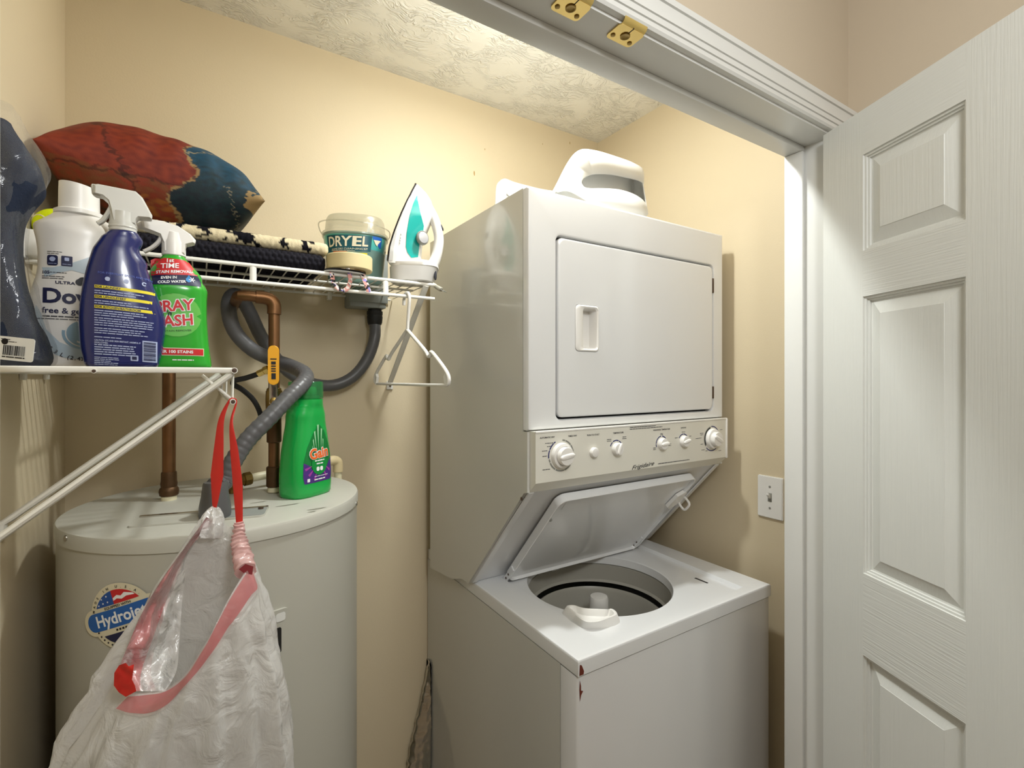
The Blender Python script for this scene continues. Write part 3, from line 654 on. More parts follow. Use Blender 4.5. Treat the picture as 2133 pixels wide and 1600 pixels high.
p2 = at(571, 1026, Z=TZ); p2 = V((p2.x, p2.y, TZ))
cpz = thing('copper_pipe', p2, 'copper pipe with a yellow valve lever bending left under the upper shelf', 'pipe', 'copper water pipes')
zel = 1.676; xl_ = at(497, 611, Y=p2.y).x
b = BM(); tube(b, [p2+V((0,0,.02)), V((p2.x,p2.y,zel-.03)), V((p2.x-.004,p2.y,zel-.010)), V((p2.x-.014,p2.y,zel)), V((p2.x-.035,p2.y,zel+.001)), V((xl_+.02,p2.y,zel+.002)), V((xl_+.005,p2.y+.004,zel+.002)), V((xl_,p2.y+.02,zel+.002)), V((xl_,YB-.001,zel+.002))], .0115, 14); obj('pipe_run', b, M['copper'], cpz)
def collar(z, h, r, mat, par, c=None):
    b = BM(); c = c or p2; lathe(b, [(r*.86,z),(r,z+.002),(r,z+h-.002),(r*.86,z+h)], Matrix.Translation((c.x,c.y,0)), 18); return obj('pipe_collar', b, mat, par)
b = BM(); tube(b, smooth_path([V((p2.x,p2.y,zel-.034)), V((p2.x,p2.y,zel-.016)), V((p2.x-.005,p2.y,zel-.005)), V((p2.x-.016,p2.y,zel)), V((p2.x-.036,p2.y,zel+.001))], 4), .0142, 14); obj('elbow_fitting', b, M['copper'], cpz)
collar(TZ+.001, .012, .0135, M['pvc_white'], cpz); collar(TZ+.013, .045, .0158, M['copper_dark'], cpz); collar(TZ+.11, .06, .0150, M['copper_dark'], cpz); collar(1.425, .055, .0150, M['brass_dull'], cpz)
zv = 1.452; ft = V((-.15,-1,0)).normalized()
b = BM(); lathe(b, [(.012,-.024),(.0165,-.022),(.0175,0),(.0165,.022),(.012,.024)], axis((p2.x,p2.y,zv),(0,0,1)), 16); lathe(b, [(.008,0),(.008,.028),(.005,.030)], axis((p2.x,p2.y,zv),ft), 12); vb = obj('valve_body', b, M['brass_dull'], cpz)
hb = V((p2.x,p2.y,zv)) + ft*.024; sdx = V((-ft.y, ft.x, 0))
b = BM(); tube(b, [hb+V((0,0,-.006)), hb+V((0,0,.030)), hb+ft*.006+V((0,0,.042))], .0085, 10, flat=.0012, up=sdx); obj('lever', b, M['foil'], cpz)
b = BM(); prism(b, rrect(-.0108,.0108,1.487,1.571,.0100,6), lambda u,v,t: V((p2.x,p2.y,0))+ft*(.029+t)+sdx*u+V((0,0,v)), 0, .007); bmesh.ops.bevel(b, geom=b.edges[:], offset=.001, segments=1, affect='EDGES'); lev = obj('lever_sleeve', b, M['yellow'], cpz)
b = BM(); lf = lambda u,v: V((p2.x,p2.y,0))+ft*.0364+sdx*(-u)+V((0,0,v))
for v0, v1, u0, u1 in ((1.541,1.5435,-.006,.006),(1.4990,1.512,-.0045,.004),(1.5150,1.5180,-.0045,.0045),(1.5200,1.5230,-.0045,.0045),(1.5255,1.5285,-.0045,.0045),(1.5305,1.5370,-.0045,.0045)): fill([(u0,v0),(u1,v0),(u1,v1),(u0,v1)], lf, None, b)
obj('sleeve_print', b, M['ink_black'], lev, recalc=False)
# little black hose off the valve
bh = thing('black_hose', at(548, 775, Y=1.20), 'thin black hose looping beside the yellow valve lever', 'hose')
b = BM(); tube(b, smooth_path([at(*p[:2], Y=p[2]) for p in ((553,772,1.20),(535,780,1.21),(510,788,1.225),(489,793,1.235),(487,801,1.245),(505,812,1.255),(527,832,1.265),(541,858,1.27),(546,885,1.28))], 5), .0058, 10); obj('hose_tube', b, M['black'], bh)
b = BM(); lathe(b, [(.0075,0),(.0075,.014),(.0095,.016),(.0095,.026),(.007,.027)], axis(at(538,779,Y=1.208), at(560,769,Y=1.195)-at(538,779,Y=1.208)), 6); obj('compression_nut', b, M['brass'], bh)
# brass stub on the wall
pw = at(551, 887, Y=YB-.02); ws = thing('brass_wall_stub', V((pw.x, YB, pw.z)), 'small round brass fitting sticking out of the back wall', 'pipe fitting')
b = BM(); lathe(b, [(.006,0),(.006,.012),(.0095,.015),(.0108,.021),(.0095,.028),(.004,.031)], axis((pw.x,YB,pw.z),(0,-1,0)), 18); obj('stub', b, M['brass'], ws)
b = BM(); lathe(b, [(.020,0),(.020,.0015),(.012,.005)], axis((pw.x,YB,pw.z),(0,-1,0)), 24); obj('escutcheon', b, M['closet_paint'], ws)
# relief pipe lying over the tank
s0 = at(490, 1003, Z=TZ+.024); e0 = at(699, 958, Z=TZ+.040); dr_ = (e0-s0).normalized()
rp_ = thing('relief_pipe', s0, 'cream plastic relief pipe behind the green jug, with a brass end fitting', 'pipe')
b = BM(); tube(b, [s0+dr_*.02, e0], .0095, 14); obj('pipe_run', b, M['pvc_white'], rp_)
b = BM(); lathe(b, [(.013,-.028),(.0185,-.024),(.0185,.004),(.015,.006),(.0125,.010),(.0125,.016),(.0150,.018),(.0150,.032),(.011,.034)], axis(s0, dr_), 8); lathe(b, [(.012,0),(.015,-.004),(.015,-.028)], Matrix.Translation(s0), 12); obj('relief_valve', b, M['brass_dull'], rp_)
b = BM(); tube(b, smooth_path([e0-dr_*.024, e0-dr_*.008, e0+dr_*.004-V((0,0,.005)), e0+dr_*.007-V((0,0,.016)), e0+dr_*.007-V((0,0,.032))], 4), .0125, 14); obj('elbow_fitting', b, M['pvc'], rp_)
b = BM(); tube(b, [e0+dr_*.007-V((0,0,.03)), e0+dr_*.007-V((0,0,1.2))], .0095, 12); obj('drop_pipe', b, M['pvc_white'], rp_)

# ------------------------------------------------------------------ electrical box and conduit
jb = thing('electrical_box', (.4065, YB, 1.704), 'grey electrical box on the back wall under the upper shelf', 'electrical box')
b = box(BM(), .354, .459, 1.412, YB-.0005, 1.704, 1.858, .004); obj('box_body', b, M['grey_box'], jb)
b = box(BM(), .351, .462, 1.406, 1.415, 1.718, 1.862, .003); obj('box_cover', b, M['grey_box'], jb)
c0 = V((.4330, 1.4400, 1.704))
b = BM(); lathe(b, [(.0195,0),(.0195,-.006),(.0225,-.007),(.0225,-.016),(.0215,-.018),(.0225,-.024),(.021,-.040),(.0185,-.046)], Matrix.Translation(c0), 20); 
cdt = thing('flexible_conduit', c0, 'thick grey flexible conduit looping from the grey box to the water heater', 'conduit')
obj('upper_connector', b, M['black'], cdt)
path = [c0+V((0,0,-.04))] + [at(x,y,Y=Y) for x,y,Y in ((780,705,1.428),(765,748,1.432),(735,785,1.437),(692,803,1.440),(640,796,1.43),(592,766,1.41),(548,708,1.395),(522,655,1.375),(503,622,1.355),(485,615,1.335),(476,640,1.318),(488,688,1.300),(525,728,1.283),(575,752,1.262),(606,763,1.225),(630,775,1.170),(637,788,1.130),(626,804,1.100),(598,831,1.080),(563,868,1.068),(517,915,1.062),(487,960,1.058),(465,1005,1.054))]
tf = at(448, 1077, Z=TZ+.003); path.append(tf+V((0,0,.055)))
sp = smooth_path(path, 12); L_ = len(sp)
rad = [.0162 + (.0007*math.sin(i*2.1) if i > L_*.66 else .00015*math.sin(i*2.1)) for i in range(L_)]
b = BM(); tube(b, sp, rad, 16); obj('conduit_tube', b, M['conduit'], cdt, smooth=60)
b = BM(); lathe(b, [(.024,-.002),(.0255,.006),(.0250,.020),(.0215,.040),(.0190,.060),(.0175,.063)], Matrix.Translation(tf), 22); obj('lower_connector', b, M['conduit'], cdt)

# ------------------------------------------------------------------ wire shelves
def rod(bm, a, b_, r, seg=8): tube(bm, [V(a), V(b_)], r, seg)
# the left shelf runs back along the left wall; its sawn end faces the room
LZ, LX, LY = 1.5185, .047, .931
ls = thing('wire_shelf', (-.10, 1.2, LZ), 'white wire shelf on the left wall holding the cleaner bottles', 'wire shelf', 'white wire shelves')
b = BM(); rod(b, (XL+.002,0,0), (LX,0,0), .0017, 6); me0 = None
for k in range(20):
    y = .9506+k*.0256
    if me0 is None:
        b2 = BM(); rod(b2, (XL+.002,y,LZ-.0017), (LX,y,LZ-.0017), .0017, 6); o0 = obj('cross_wire', b2, M['wire'], ls); me0 = o0.data; y00 = y
    else:
        o = o0.copy(); C.objects.link(o); o.parent = ls; o.location = (0, y-y00, 0)
b.free()
def long_rod(nm, x, z, r, y0, y1, end=True):
    b = BM(); rod(b, (x,y0,z), (x,y1,z), r, 10); o = obj(nm, b, M['wire'], ls)
    if end:
        b = BM(); lathe(b, [(r*.72,0),(r*.72,.0006),(r*.3,.0008)], axis((x,y0,z),(0,-1,0)), 12); obj('sawn_end', b, M['steel_end'], o)
long_rod('front_rod', LX, LZ-.004, .0052, LY-.002, 1.474)
long_rod('lip_rod', LX-.002, LZ-.0555, .0046, LY-.002, 1.474)
long_rod('support_rod', -.131, LZ-.0062, .0034, LY-.001, 1.474)
long_rod('support_rod', -.250, LZ-.0062, .0034, LY-.001, 1.474, False)
b = BM(); tube(b, [V((XL+.002,LY+.003,LZ-.004)), V((LX-.003,LY+.003,LZ-.004))], .0046, 8, flat=.0022, up=(0,0,1)); obj('end_rod', b, M['wire'], ls)
for y in (.953, 1.20, 1.44):
    b = BM(); tube(b, [V((LX-.001,y,LZ-.005)), V((LX-.002,y,LZ-.053))], .0058, 8, flat=.0022, up=(0,1,0)); obj('lip_tie', b, M['wire'], ls)
b = BM(); rod(b, (LX-.045,.955,LZ-.012), (LX-.003,.952,LZ-.052), .0026); obj('lip_hook', b, M['wire'], ls)
for (y, xt, zt, zb) in ((.944, .036, LZ-.016, 1.262), (1.052, .022, LZ-.016, 1.276)):
    b = BM(); tube(b, [V((xt+.008,y,zt+.007)), V((xt,y,zt)), V((XL+.014,y,zb+.012)), V((XL+.003,y,zb+.004)), V((XL+.002,y,zb-.018))], .0104, 10, flat=.0055, up=(0,1,0)); br_ = obj('brace', b, M['wire'], ls)
    b = BM(); lathe(b, [(.0045,0),(.0045,.002),(.003,.003)], axis((XL+.0055,y,zb-.008),(1,0,0)), 10); obj('screw', b, M['steel_end'], br_)
for y in (1.0, 1.15, 1.3): 
    b = box(BM(), XL, XL+.008, y-.007, y+.007, LZ-.02, LZ+.004, .002); obj('wall_clip', b, M['wire'], ls)
# the back shelf, higher, along the back wall
BZ, BY0 = 1.7425, 1.171
bs = thing('wire_shelf', (.12, 1.32, BZ), 'white wire shelf on the back wall holding cushion, rug and iron', 'wire shelf', 'white wire shelves')
xa, xb = XL+.003, .503
o0 = None
for k in range(30):
    x = -.245+k*.0256
    if o0 is None:
        b = BM(); tube(b, [V((x,BY0,BZ-.004)), V((x,BY0+.003,BZ+.001)), V((x,1.470,BZ+.001))], .0016, 6); o0 = obj('cross_wire', b, M['wire'], bs)
    else: o = o0.copy(); C.objects.link(o); o.parent = bs; o.location = (k*.0256,0,0)
for nm, y, z, r, xe in (('front_rod',BY0,BZ-.003,.0044,.5035),('lip_rod',BY0-.002,BZ-.0385,.0042,.5045),('support_rod',1.272,BZ-.004,.0030,.487),('support_rod',1.372,BZ-.004,.0030,.487),('rear_rod',1.462,BZ-.004,.0034,.487)):
    b = BM(); rod(b, (xa,y,z), (xe,y,z), r, 10); obj(nm, b, M['wire'], bs)
for px in (527, 803):
    x = at(px, 565, Y=BY0).x; b = BM(); tube(b, [V((x,BY0-.001,BZ-.001)), V((x,BY0-.003,BZ-.040))], .0065, 8, flat=.0026, up=(1,0,0)); obj('lip_tie', b, M['wire'], bs)
b = BM(); box(b, XL, XL+.022, 1.160, 1.215, BZ-.030, BZ+.017, .004); box(b, XL, XL+.004, 1.150, 1.225, BZ-.034, BZ+.020, .0015); obj('end_bracket', b, M['white_plastic'], bs)
b = BM(); tube(b, [V((.4835,BY0-.001,BZ-.006)), V((.4835,BY0+.012,BZ-.016)), V((.4880,1.462,1.492)), V((.4885,1.4735,1.482))], .0085, 8, flat=.0035, up=(1,0,0)); bb_ = obj('brace', b, M['wire'], bs)
b = box(BM(), .4785, .4985, 1.4690, YB-.0005, 1.466, 1.492, .002); wc = obj('wall_plate', b, M['wire'], bb_)
b = BM(); lathe(b, [(.0035,0),(.0035,.0015),(.002,.002)], axis((.4885,1.469,1.478),(0,-1,0)), 10); obj('screw', b, M['steel_end'], bb_)
for x in (-.1, .15, .31): obj('wall_clip', box(BM(), x-.006, x+.006, 1.458, YB-.0005, BZ-.018, BZ+.004, .002), M['wire'], bs)

# ------------------------------------------------------------------ hanger on the back shelf's lip
hx = lambda y: .4320 - .10*(y-1.168)
hg = thing('coat_hanger', (.432, 1.168, BZ-.0385), 'white plastic coat hanger hooked on the lip of the upper shelf', 'hanger')
def hp_(s, z): y = 1.168-s; return V((hx(y), y, z))
b = BM(); zr = BZ-.0385
hook = [hp_(-.019,zr-.020), hp_(-.0175,zr-.006), hp_(-.011,zr+.006), hp_(0,zr+.0085), hp_(.009,zr+.004), hp_(.012,zr-.010), hp_(.008,zr-.035), hp_(.004,zr-.060), hp_(.002,zr-.085)]
tube(b, smooth_path(hook, 5), .0040, 10); obj('hook', b, M['white_plastic'], hg)
for s_ in (1,-1):
    b = BM(); arm = [(.0,zr-.083),(.020,zr-.095),(.075,zr-.128),(.098,zr-.143),(.108,zr-.152),(.118,zr-.150),(.122,zr-.143),(.150,zr-.160),(.186,zr-.186),(.198,zr-.200),(.198,zr-.213),(.186,zr-.2185)]
    tube(b, smooth_path([hp_(s_*a, z) for a, z in arm], 4), .0045, 10); obj('arm', b, M['white_plastic'], hg)
    b = BM(); prism(b, [(.186,zr-.2165),(.198,zr-.213),(.198,zr-.198),(.188,zr-.188),(.182,zr-.200)], lambda s,z,t: hp_(s_*s, z)+V((t,0,0)), -.0035, .0035); obj('arm_web', b, M['white_plastic'], hg)
b = BM(); tube(b, [hp_(.187,zr-.2185), hp_(-.187,zr-.2185)], .0036, 10); obj('trouser_bar', b, M['white_plastic'], hg)

# ------------------------------------------------------------------ foil duct behind the machine
fd = thing('foil_duct', (.60, 1.40, .2), 'silver crinkled foil duct behind the washer, at the floor', 'duct')
b = BM(); pts = smooth_path([(.655,1.4525,.60),(.630,1.4525,.49),(.590,1.4525,.33),(.570,1.4525,.20),(.560,1.4525,.02)], 26)
rr = [.048+.0016*math.sin(i*1.05) for i in range(len(pts))]; tube(b, pts, rr, 56)
for v in b.verts:
    v.co.y = 1.4525+(v.co.y-1.4525)*.37; v.co += Vector(noise.noise_vector(v.co*70))*.0032
    v.co.x = min(v.co.x, .6085); v.co.y = min(v.co.y, YB-.001)
obj('duct_tube', b, M['foil'], fd, smooth=50)
# ------------------------------------------------------------------ bottles (built facing local -y, base at the origin)
def loft(bm, secs, cnt=44, caps=True):
    """secs: (z, half width, half depth, x shift, exponent)"""
    grid_faces(bm, [[Vector((u+xo, v, z)) for u, v in sring(a, d, n, cnt)] for z, a, d, xo, n in secs], True, caps)
def interp(secs, z):
    for s, t in zip(secs[:-1], secs[1:]):
        if s[0] <= z <= t[0]:
            k = (z-s[0])/max(1e-9, t[0]-s[0]); return [p+(q-p)*k for p, q in zip(s[1:], t[1:])]
    return list(secs[-1][1:]) if z > secs[-1][0] else list(secs[0][1:])
def surf(secs, off):
    def f(u, z):
        a, d, xo, n = interp(secs, z); q = min(.995, abs((u-xo)/a)); return Vector((u, -d*(1-q**n)**(1/n)-off, z))
    return f
def dense(secs, k=4):
    out = []
    for i in range(len(secs)-1):
        p0, p1, p2, p3 = secs[max(i-1,0)], secs[i], secs[i+1], secs[min(i+2,len(secs)-1)]
        for j in range(k):
            t = j/k; v = [.5*(2*b_+(c_-a_)*t+(2*a_-5*b_+4*c_-d_)*t*t+(3*b_-a_-3*c_+d_)*t**3) for a_,b_,c_,d_ in zip(p0,p1,p2,p3)]
            v[0] = p1[0]+(p2[0]-p1[0])*t; out.append(tuple(v))
    return out+[secs[-1]]
SHZ = LZ + .0002
def sprayer(root, prof, half, trig, mat, tip):
    """trigger head: side profile in (u,z) given thickness, plus trigger and nozzle"""
    b = BM(); n = len(prof); cu = sum(p[0] for p in prof)/n; cz_ = sum(p[1] for p in prof)/n
    sc2 = lambda s: [(cu+(u-cu)*s, cz_+(z-cz_)*s) for u, z in prof]
    grid_faces(b, [[Vector((u, y, z)) for u, z in sc2(s)] for s, y in ((.90,-half),(.985,-half*.72),(1,-half*.3),(1,half*.3),(.985,half*.72),(.90,half))], True, True)
    h = obj('trigger_head', b, mat, root, local=True, smooth=45)
    b = BM(); tube(b, smooth_path([Vector((u,0,z)) for u, z in trig], 4), .0062, 10, flat=.0035, up=(0,1,0)); obj('trigger', b, mat, root, local=True)
    b = BM(); lathe(b, [(.0075,-.004),(.0085,0),(.0085,.007),(.006,.0085)], axis(tip, (-1,0,-.1)), 14); obj('nozzle', b, mat, root, local=True)
    return h
# blue spray bottle, its back label to the camera
bx, by_ = -.1020, .972
blu = thing('spray_bottle', (bx, by_, SHZ), 'dark blue spray bottle with clear white trigger head and a printed back label', 'spray bottle', rz=math.atan2(-bx, by_))
blu['label'] = 'dark blue spray bottle with a frosted white trigger head and fine-print back label'
S = [(0,.043,.026,0,3),(.004,.0455,.029,0,3),(.03,.0505,.031,.0005,2.8),(.076,.0530,.032,.001,2.6),(.118,.0455,.030,-.003,2.5),(.150,.0375,.027,-.0055,2.4),(.180,.0300,.023,-.006,2.2),(.200,.0240,.019,-.002,2.1),(.209,.0190,.0175,.001,2),(.213,.0150,.015,.0015,2)]
Sb = dense(S, 6); b = BM(); loft(b, Sb, 56)
for v in b.verts:                                           # finger grips on the right shoulder
    if v.co.x > 0 and .155 < v.co.z < .208:
        a, d, xo, n = interp(S, v.co.z); v.co.x += .0030*math.sin((v.co.z-.155)/.053*2*PI*1.5)*max(0, (v.co.x-xo)/a)**2
m_blue = pm('blue_bottle_plastic', '#16205f', .22, spec=.5, coat=.3, var=.03)
body = obj('bottle_body', b, m_blue, blu, local=True, smooth=50)
sf = surf(S, .0006); rg = random.Random(11)
for z, s in ((.1215,'FOR LAUNDRY'), (.1065,'FOR UPHOLSTERY'), (.0915,'FOR KITCHEN/BATHROOM')):
    bar = obj('label_bar', fill([(-.033,z),(.0400,z-.004),(.0400,z-.0085),(-.033,z-.0045)], surf(S,.0005), .008), M['ink_yellow'], body, recalc=False, local=True)
    text_bm(s, .0042, shift(surf(S,.0012), -.0325, z-.0025, R(-3)), 'LEFT', bold=.0001, sx=1.05, bm=(tb_ := BM()))
    obj('bar_heading', tb_, M['ink_navy'], body, recalc=False, local=True)
b = BM()
def slope(f): return lambda u, v: f(u, v-.055*(u+.033))
sl = slope(surf(S,.0009))
for z0, n_l, u1, jg in ((.1130,2,.038,.4),(.0980,2,.038,.4),(.0835,3,.030,.3),(.0725,4,.0405,.15),(.0575,3,.034,.2),(.0445,1,.000,.1)): print_lines(-.033, u1, z0, .0034, n_l, .0013, sl, rg, b, jg)
print_lines(-.033, .016, .0330, .0034, 5, .0015, sl, rg, b, .05)
print_lines(-.033, .002, .0145, .0026, 5, .0011, sl, rg, b, .5)
text_bm('CAUTION: EYE AND SKIN IRRITANT. HARMFUL IF', .0034, shift(sl, -.033, .0395), 'LEFT', bold=.0001, sx=.72, bm=b)
text_bm('SWALLOWED.', .0034, shift(sl, -.033, .0360), 'LEFT', bold=.0001, sx=.72, bm=b)
fill([(.0235,.044),(.0425,.044),(.0425,.0115),(.0235,.0115)], slope(surf(S,.0006)), .008, b)
fill(rrect(.009,.0185,.0120,.0205,.001,2), slope(surf(S,.0006)), None, b)
for u in (-.018,.004,.026):
    fill(arc(u,.1320,.0016,.0032,20,320,10), slope(surf(S,.0009)), None, b)
obj('label_print', b, M['ink_pale'], body, recalc=False, local=True)['kind'] = 'stuff'
b = BM(); z = .0420
while z > .0135:
    h = rg.choice((.0006,.0010,.0016)); fill([(.0250,z),(.0405,z),(.0405,z-h),(.0250,z-h)], slope(surf(S,.0012)), .008, b); z -= h+rg.choice((.0006,.0010))
fill(rrect(.0108,.0166,.0138,.0187,.0006,2), slope(surf(S,.0011)), None, b)
obj('label_barcode', b, M['ink_navy'], body, recalc=False, local=True)['kind'] = 'stuff'
b = BM(); text_bm('FOR EVERYDAY SPOTS AND SPILLS', .0043, shift(sl, .004, .1405), 'CENTER', sx=1.0, bm=b); obj('label_heading', b, pm('mid_blue_ink','#4d62b8',.5), body, recalc=False, local=True)
m_clear = pm('frosted_white', '#dfdfda', .25, trans=.25, var=.01); m_clear.node_tree.nodes['Principled BSDF'].inputs['IOR'].default_value = 1.3
b = BM(); lathe(b, [(.0150,.208),(.0178,.211),(.0172,.2145),(.0182,.2165),(.0172,.2195),(.0178,.2225),(.0165,.226),(.0165,.240)], seg=28); obj('collar', b, m_clear, blu, local=True)
k_ = .000585
hp = [((px-257)*k_, (762-y)*.000742) for px, y in ((196,393),(206,390),(284,391),(299,402),(320,436),(319,444),(292,446),(286,452),(284,463),(236,463),(232,440),(226,420),(212,410),(196,409))]
sprayer(blu, hp, .0135, [(-.014,.246),(-.018,.236),(-.024,.224),(-.030,.218)], m_clear, (-.0290,0,.2690))
# green spray bottle
gx, gy = -.0345, 1.021
grn = thing('spray_bottle', (gx, gy, SHZ), 'bright green spray bottle with white trigger head and red lettering', 'spray bottle', rz=math.atan2(-gx, gy))
G = [(0,.0495,.028,0,3.2),(.004,.0510,.031,0,3.2),(.03,.0480,.032,0,3.2),(.053,.0458,.032,0,3.0),(.09,.0440,.031,0,3.0),(.120,.0442,.031,0,2.8),(.134,.0448,.031,0,2.7),(.143,.0415,.029,0,2.5),(.149,.0375,.027,0,2.4),(.158,.0372,.027,-.001,2.3),(.172,.030,.023,-.003,2.2),(.186,.0190,.018,-.004,2.1),(.194,.0150,.015,-.004,2)]
m_grn = pm('green_bottle_plastic', '#2aa32c', .22, spec=.5, coat=.3, var=.04)
b = BM(); loft(b, dense(G,5), 52); gb = obj('bottle_body', b, m_grn, grn, local=True, smooth=50)
gf = lambda o: surf(G, o)
tl = lambda f, a=.16: (lambda u, v: f(u, v+a*u))
b = BM(); fill([(-.036,.1800),(-.030,.1840),(.017,.1835),(.0255,.1680),(.0300,.1580),(-.0350,.1520)], gf(.0006), .006, b); obj('label_red_flash', b, M['ink_red'], gb, recalc=False, local=True)
b = BM(); fill([(-.0345,.1525),(.0300,.1585),(.0345,.1480),(.0345,.1400),(-.0330,.1365)], gf(.0007), .006, b); obj('label_navy_flash', b, M['ink_navy'], gb, recalc=False, local=True)
for s, z, sz, u in (('1st',.1795,.0095,-.010),('TIME',.1700,.0120,-.010),('STAIN REMOVAL',.1605,.0066,-.004),('EVEN IN',.1500,.0060,-.011),('COLD WATER',.1430,.0060,-.007)):
    obj('flash_word', text_bm(s, sz, shift(gf(.0013), u, z, R(7)), bold=.0002, shear=.15), M['ink_white'], gb, recalc=False, local=True)
b = BM()
for k in range(3): fill([(.0215+.0045*math.cos(R(60*k+d_))*q, .1500+.0045*math.sin(R(60*k+d_))*q) for d_, q in ((0,1),(8,1),(172,1),(180,1),(188,1),(352,1))], gf(.0016), None, b)
obj('frost_mark', b, M['ink_white'], gb, recalc=False, local=True)
b = BM(); fill([(.0170+r_*math.cos(R(a)), .1495+r_*math.sin(R(a))) for a, r_ in ((90,.0085),(60,.0045),(20,.0046),(-30,.0048),(-90,.005),(-150,.0048),(160,.0046),(120,.0045))], gf(.0012), None, b); obj('drop_mark', b, pm('drop_blue','#3f8fd0',.4), gb, recalc=False, local=True)
b = BM(); fill([(-.001+.036*math.cos(a)*(1 if k%2 else .80), .088+.036*math.sin(a)*(1 if k%2 else .80)) for k, a in [(q, 2*PI*q/48) for q in range(48)]], gf(.0006), .006, b); obj('label_burst', b, pm('pale_green_print','#62b84e',.35), gb, recalc=False, local=True)
for nm, bold, mt, off in (('name_outline',.0019,M['ink_white'],.0011),('name_lettering',.0006,M['ink_red'],.0016)):
    for wd_, v_ in (('SPRAY', .1015), ('WASH', .0765)): obj(nm, text_bm(wd_, .0250, shift(gf(off), -.0100, v_, R(9)), bold=bold, shear=.1, sx=.92, maxlen=.012), mt, gb, recalc=False, local=True)
obj('name_joiner', text_bm("'n", .011, shift(gf(.0021), -.0110, .0900, R(9)), bold=.0004, shear=.2), M['ink_black'], gb, recalc=False, local=True)
obj('name_caption', text_bm('STAIN REMOVER', .0042, shift(gf(.0012), .002, .0620, R(5)), sx=1.2), M['ink_black'], gb, recalc=False, local=True)
b = BM(); fill([(-.043,.0335),(.0385,.0335),(.0385,.0205),(-.043,.0205)], gf(.0006), .006, b); obj('band_edge', b, M['cream'], gb, recalc=False, local=True)
b = BM(); fill([(-.043,.0322),(.0375,.0322),(.0375,.0218),(-.043,.0218)], gf(.0010), .006, b); obj('label_band', b, M['ink_red'], gb, recalc=False, local=True)
b = BM(); text_bm('OVER 100 STAINS', .0066, shift(gf(.0015), -.004, .0268), bold=.0002, sx=1.05, bm=b); print_lines(-.006,.024,.0135,.004,1,.0016,gf(.0009),rg,b,0); obj('band_lettering', b, M['ink_white'], gb, recalc=False, local=True)
b = BM(); lathe(b, [(.0150,.190),(.0172,.192),(.0172,.214),(.0165,.217),(.0150,.230)], Matrix.Translation((-.004,0,0)), 28); obj('collar', b, M['white_plastic'], grn, local=True)
k_ = .00069
hp = [((px-369)*k_, (764-y)*.00081) for px, y in ((299,466),(305,459),(340,459),(372,465),(398,479),(409,490),(407,497),(390,503),(387,512),(386,524),(344,524),(343,505),(335,487),(318,482),(301,478))]
sprayer(grn, hp, .0135, [(-.020,.229),(-.024,.215),(-.034,.202),(-.045,.1935)], M['white_plastic'], (-.0465,0,.2385))
# white softener bottle
qx, qy = -.1735, 1.080
dwn = thing('softener_bottle', (qx, qy, SHZ), 'large white fabric softener bottle behind the blue spray bottle', 'bottle', rz=math.atan2(-qx, qy)-R(4))
D = [(0,.040,.030,.002,2.8),(.004,.0430,.033,.001,2.8),(.03,.0510,.037,0,2.7),(.06,.0560,.039,0,2.6),(.090,.0580,.040,0,2.5),(.120,.0555,.039,0,2.5),(.153,.0495,.036,.001,2.5),(.185,.0485,.034,.001,2.5),(.205,.0505,.033,.001,2.4),(.222,.0545,.033,.002,2.2),(.231,.0550,.032,.003,2.1),(.239,.046,.031,.003,2),(.250,.034,.029,.003,2),(.256,.030,.028,.003,2)]
m_wht = pm('white_bottle_plastic', '#e6e3df', .28, spec=.5, var=.02)
b = BM(); loft(b, dense(D,5), 52); db = obj('bottle_body', b, m_wht, dwn, local=True, smooth=50)
df_ = lambda o: surf(D, o)
b = BM(); lathe(b, [(.0305,.250),(.0325,.252),(.0325,.258),(.0295,.260),(.0265,.2605),(.0262,.290),(.0258,.3035),(.0240,.3040),(.0238,.268)], Matrix.Translation((.003,0,0)), 36)
for v in b.verts:
    if v.co.z > .285: v.co.z += .004*(-v.co.x/.026) - .002
obj('cap', b, M['white_plastic'], dwn, local=True)
b = BM(); tube(b, smooth_path([Vector(p) for p in ((.020,-.012,.243),(.040,-.018,.233),(.053,-.020,.212),(.055,-.018,.185),(.048,-.012,.160),(.040,-.006,.148))], 5), .0098, 14); obj('handle', b, m_wht, dwn, local=True)
b = BM(); fill([(-.040,.158),(-.028,.158),(-.012,.163),(.010,.176),(.042,.196),(.045,.165),(.046,.130),(.020,.150),(-.004,.156),(-.020,.150),(-.036,.142)], df_(.0006), .008, b); m_wave = pm('pale_blue_print','#b3c3cf',.35); obj('label_wave', b, m_wave, db, recalc=False, local=True)
b = BM(); bandp = [(.0505*math.cos(R(a)), .0700+.0560*math.sin(R(a))) for a in range(186, 355, 8)]
fill([(-.0500,.068),(-.0505,.082),(-.046,.098)] + [(-.040,.085),(-.034,.060),(-.018,.040),(.004,.030),(.030,.034),(.046,.055)] + bandp[::-1][:-1], df_(.0006), .008, b)
obj('label_wave', b, m_wave, db, recalc=False, local=True)
b = BM()
for r_, a0, a1 in ((.0065,0,300),(.0120,60,400),(.0185,110,330),(.0240,170,300)): fill(arc(.010,.055,r_-.0022,r_+.0016,a0,a1,20), df_(.0010), .008, b)
obj('label_rosette', b, pm('rosette_blue','#86a3b6',.35), db, recalc=False, local=True)
def dword(nm, s, sz, u, v, **k): obj(nm, text_bm(s, sz, shift(df_(.0012), u, v), 'LEFT', **k), M['ink_navy'], db, recalc=False, local=True)
dword('name_lettering', 'Downy', .0320, -.0395, .1120, bold=.0010, sx=1.0, maxlen=.014)
for r_ in (rrect(-.0335,-.0205,.1615,.1780,.003,4), rrect(-.0165,-.0030,.1615,.1780,.001,3)): obj('badge', fill(r_, df_(.0010), .008), M['ink_navy'], db, recalc=False, local=True)
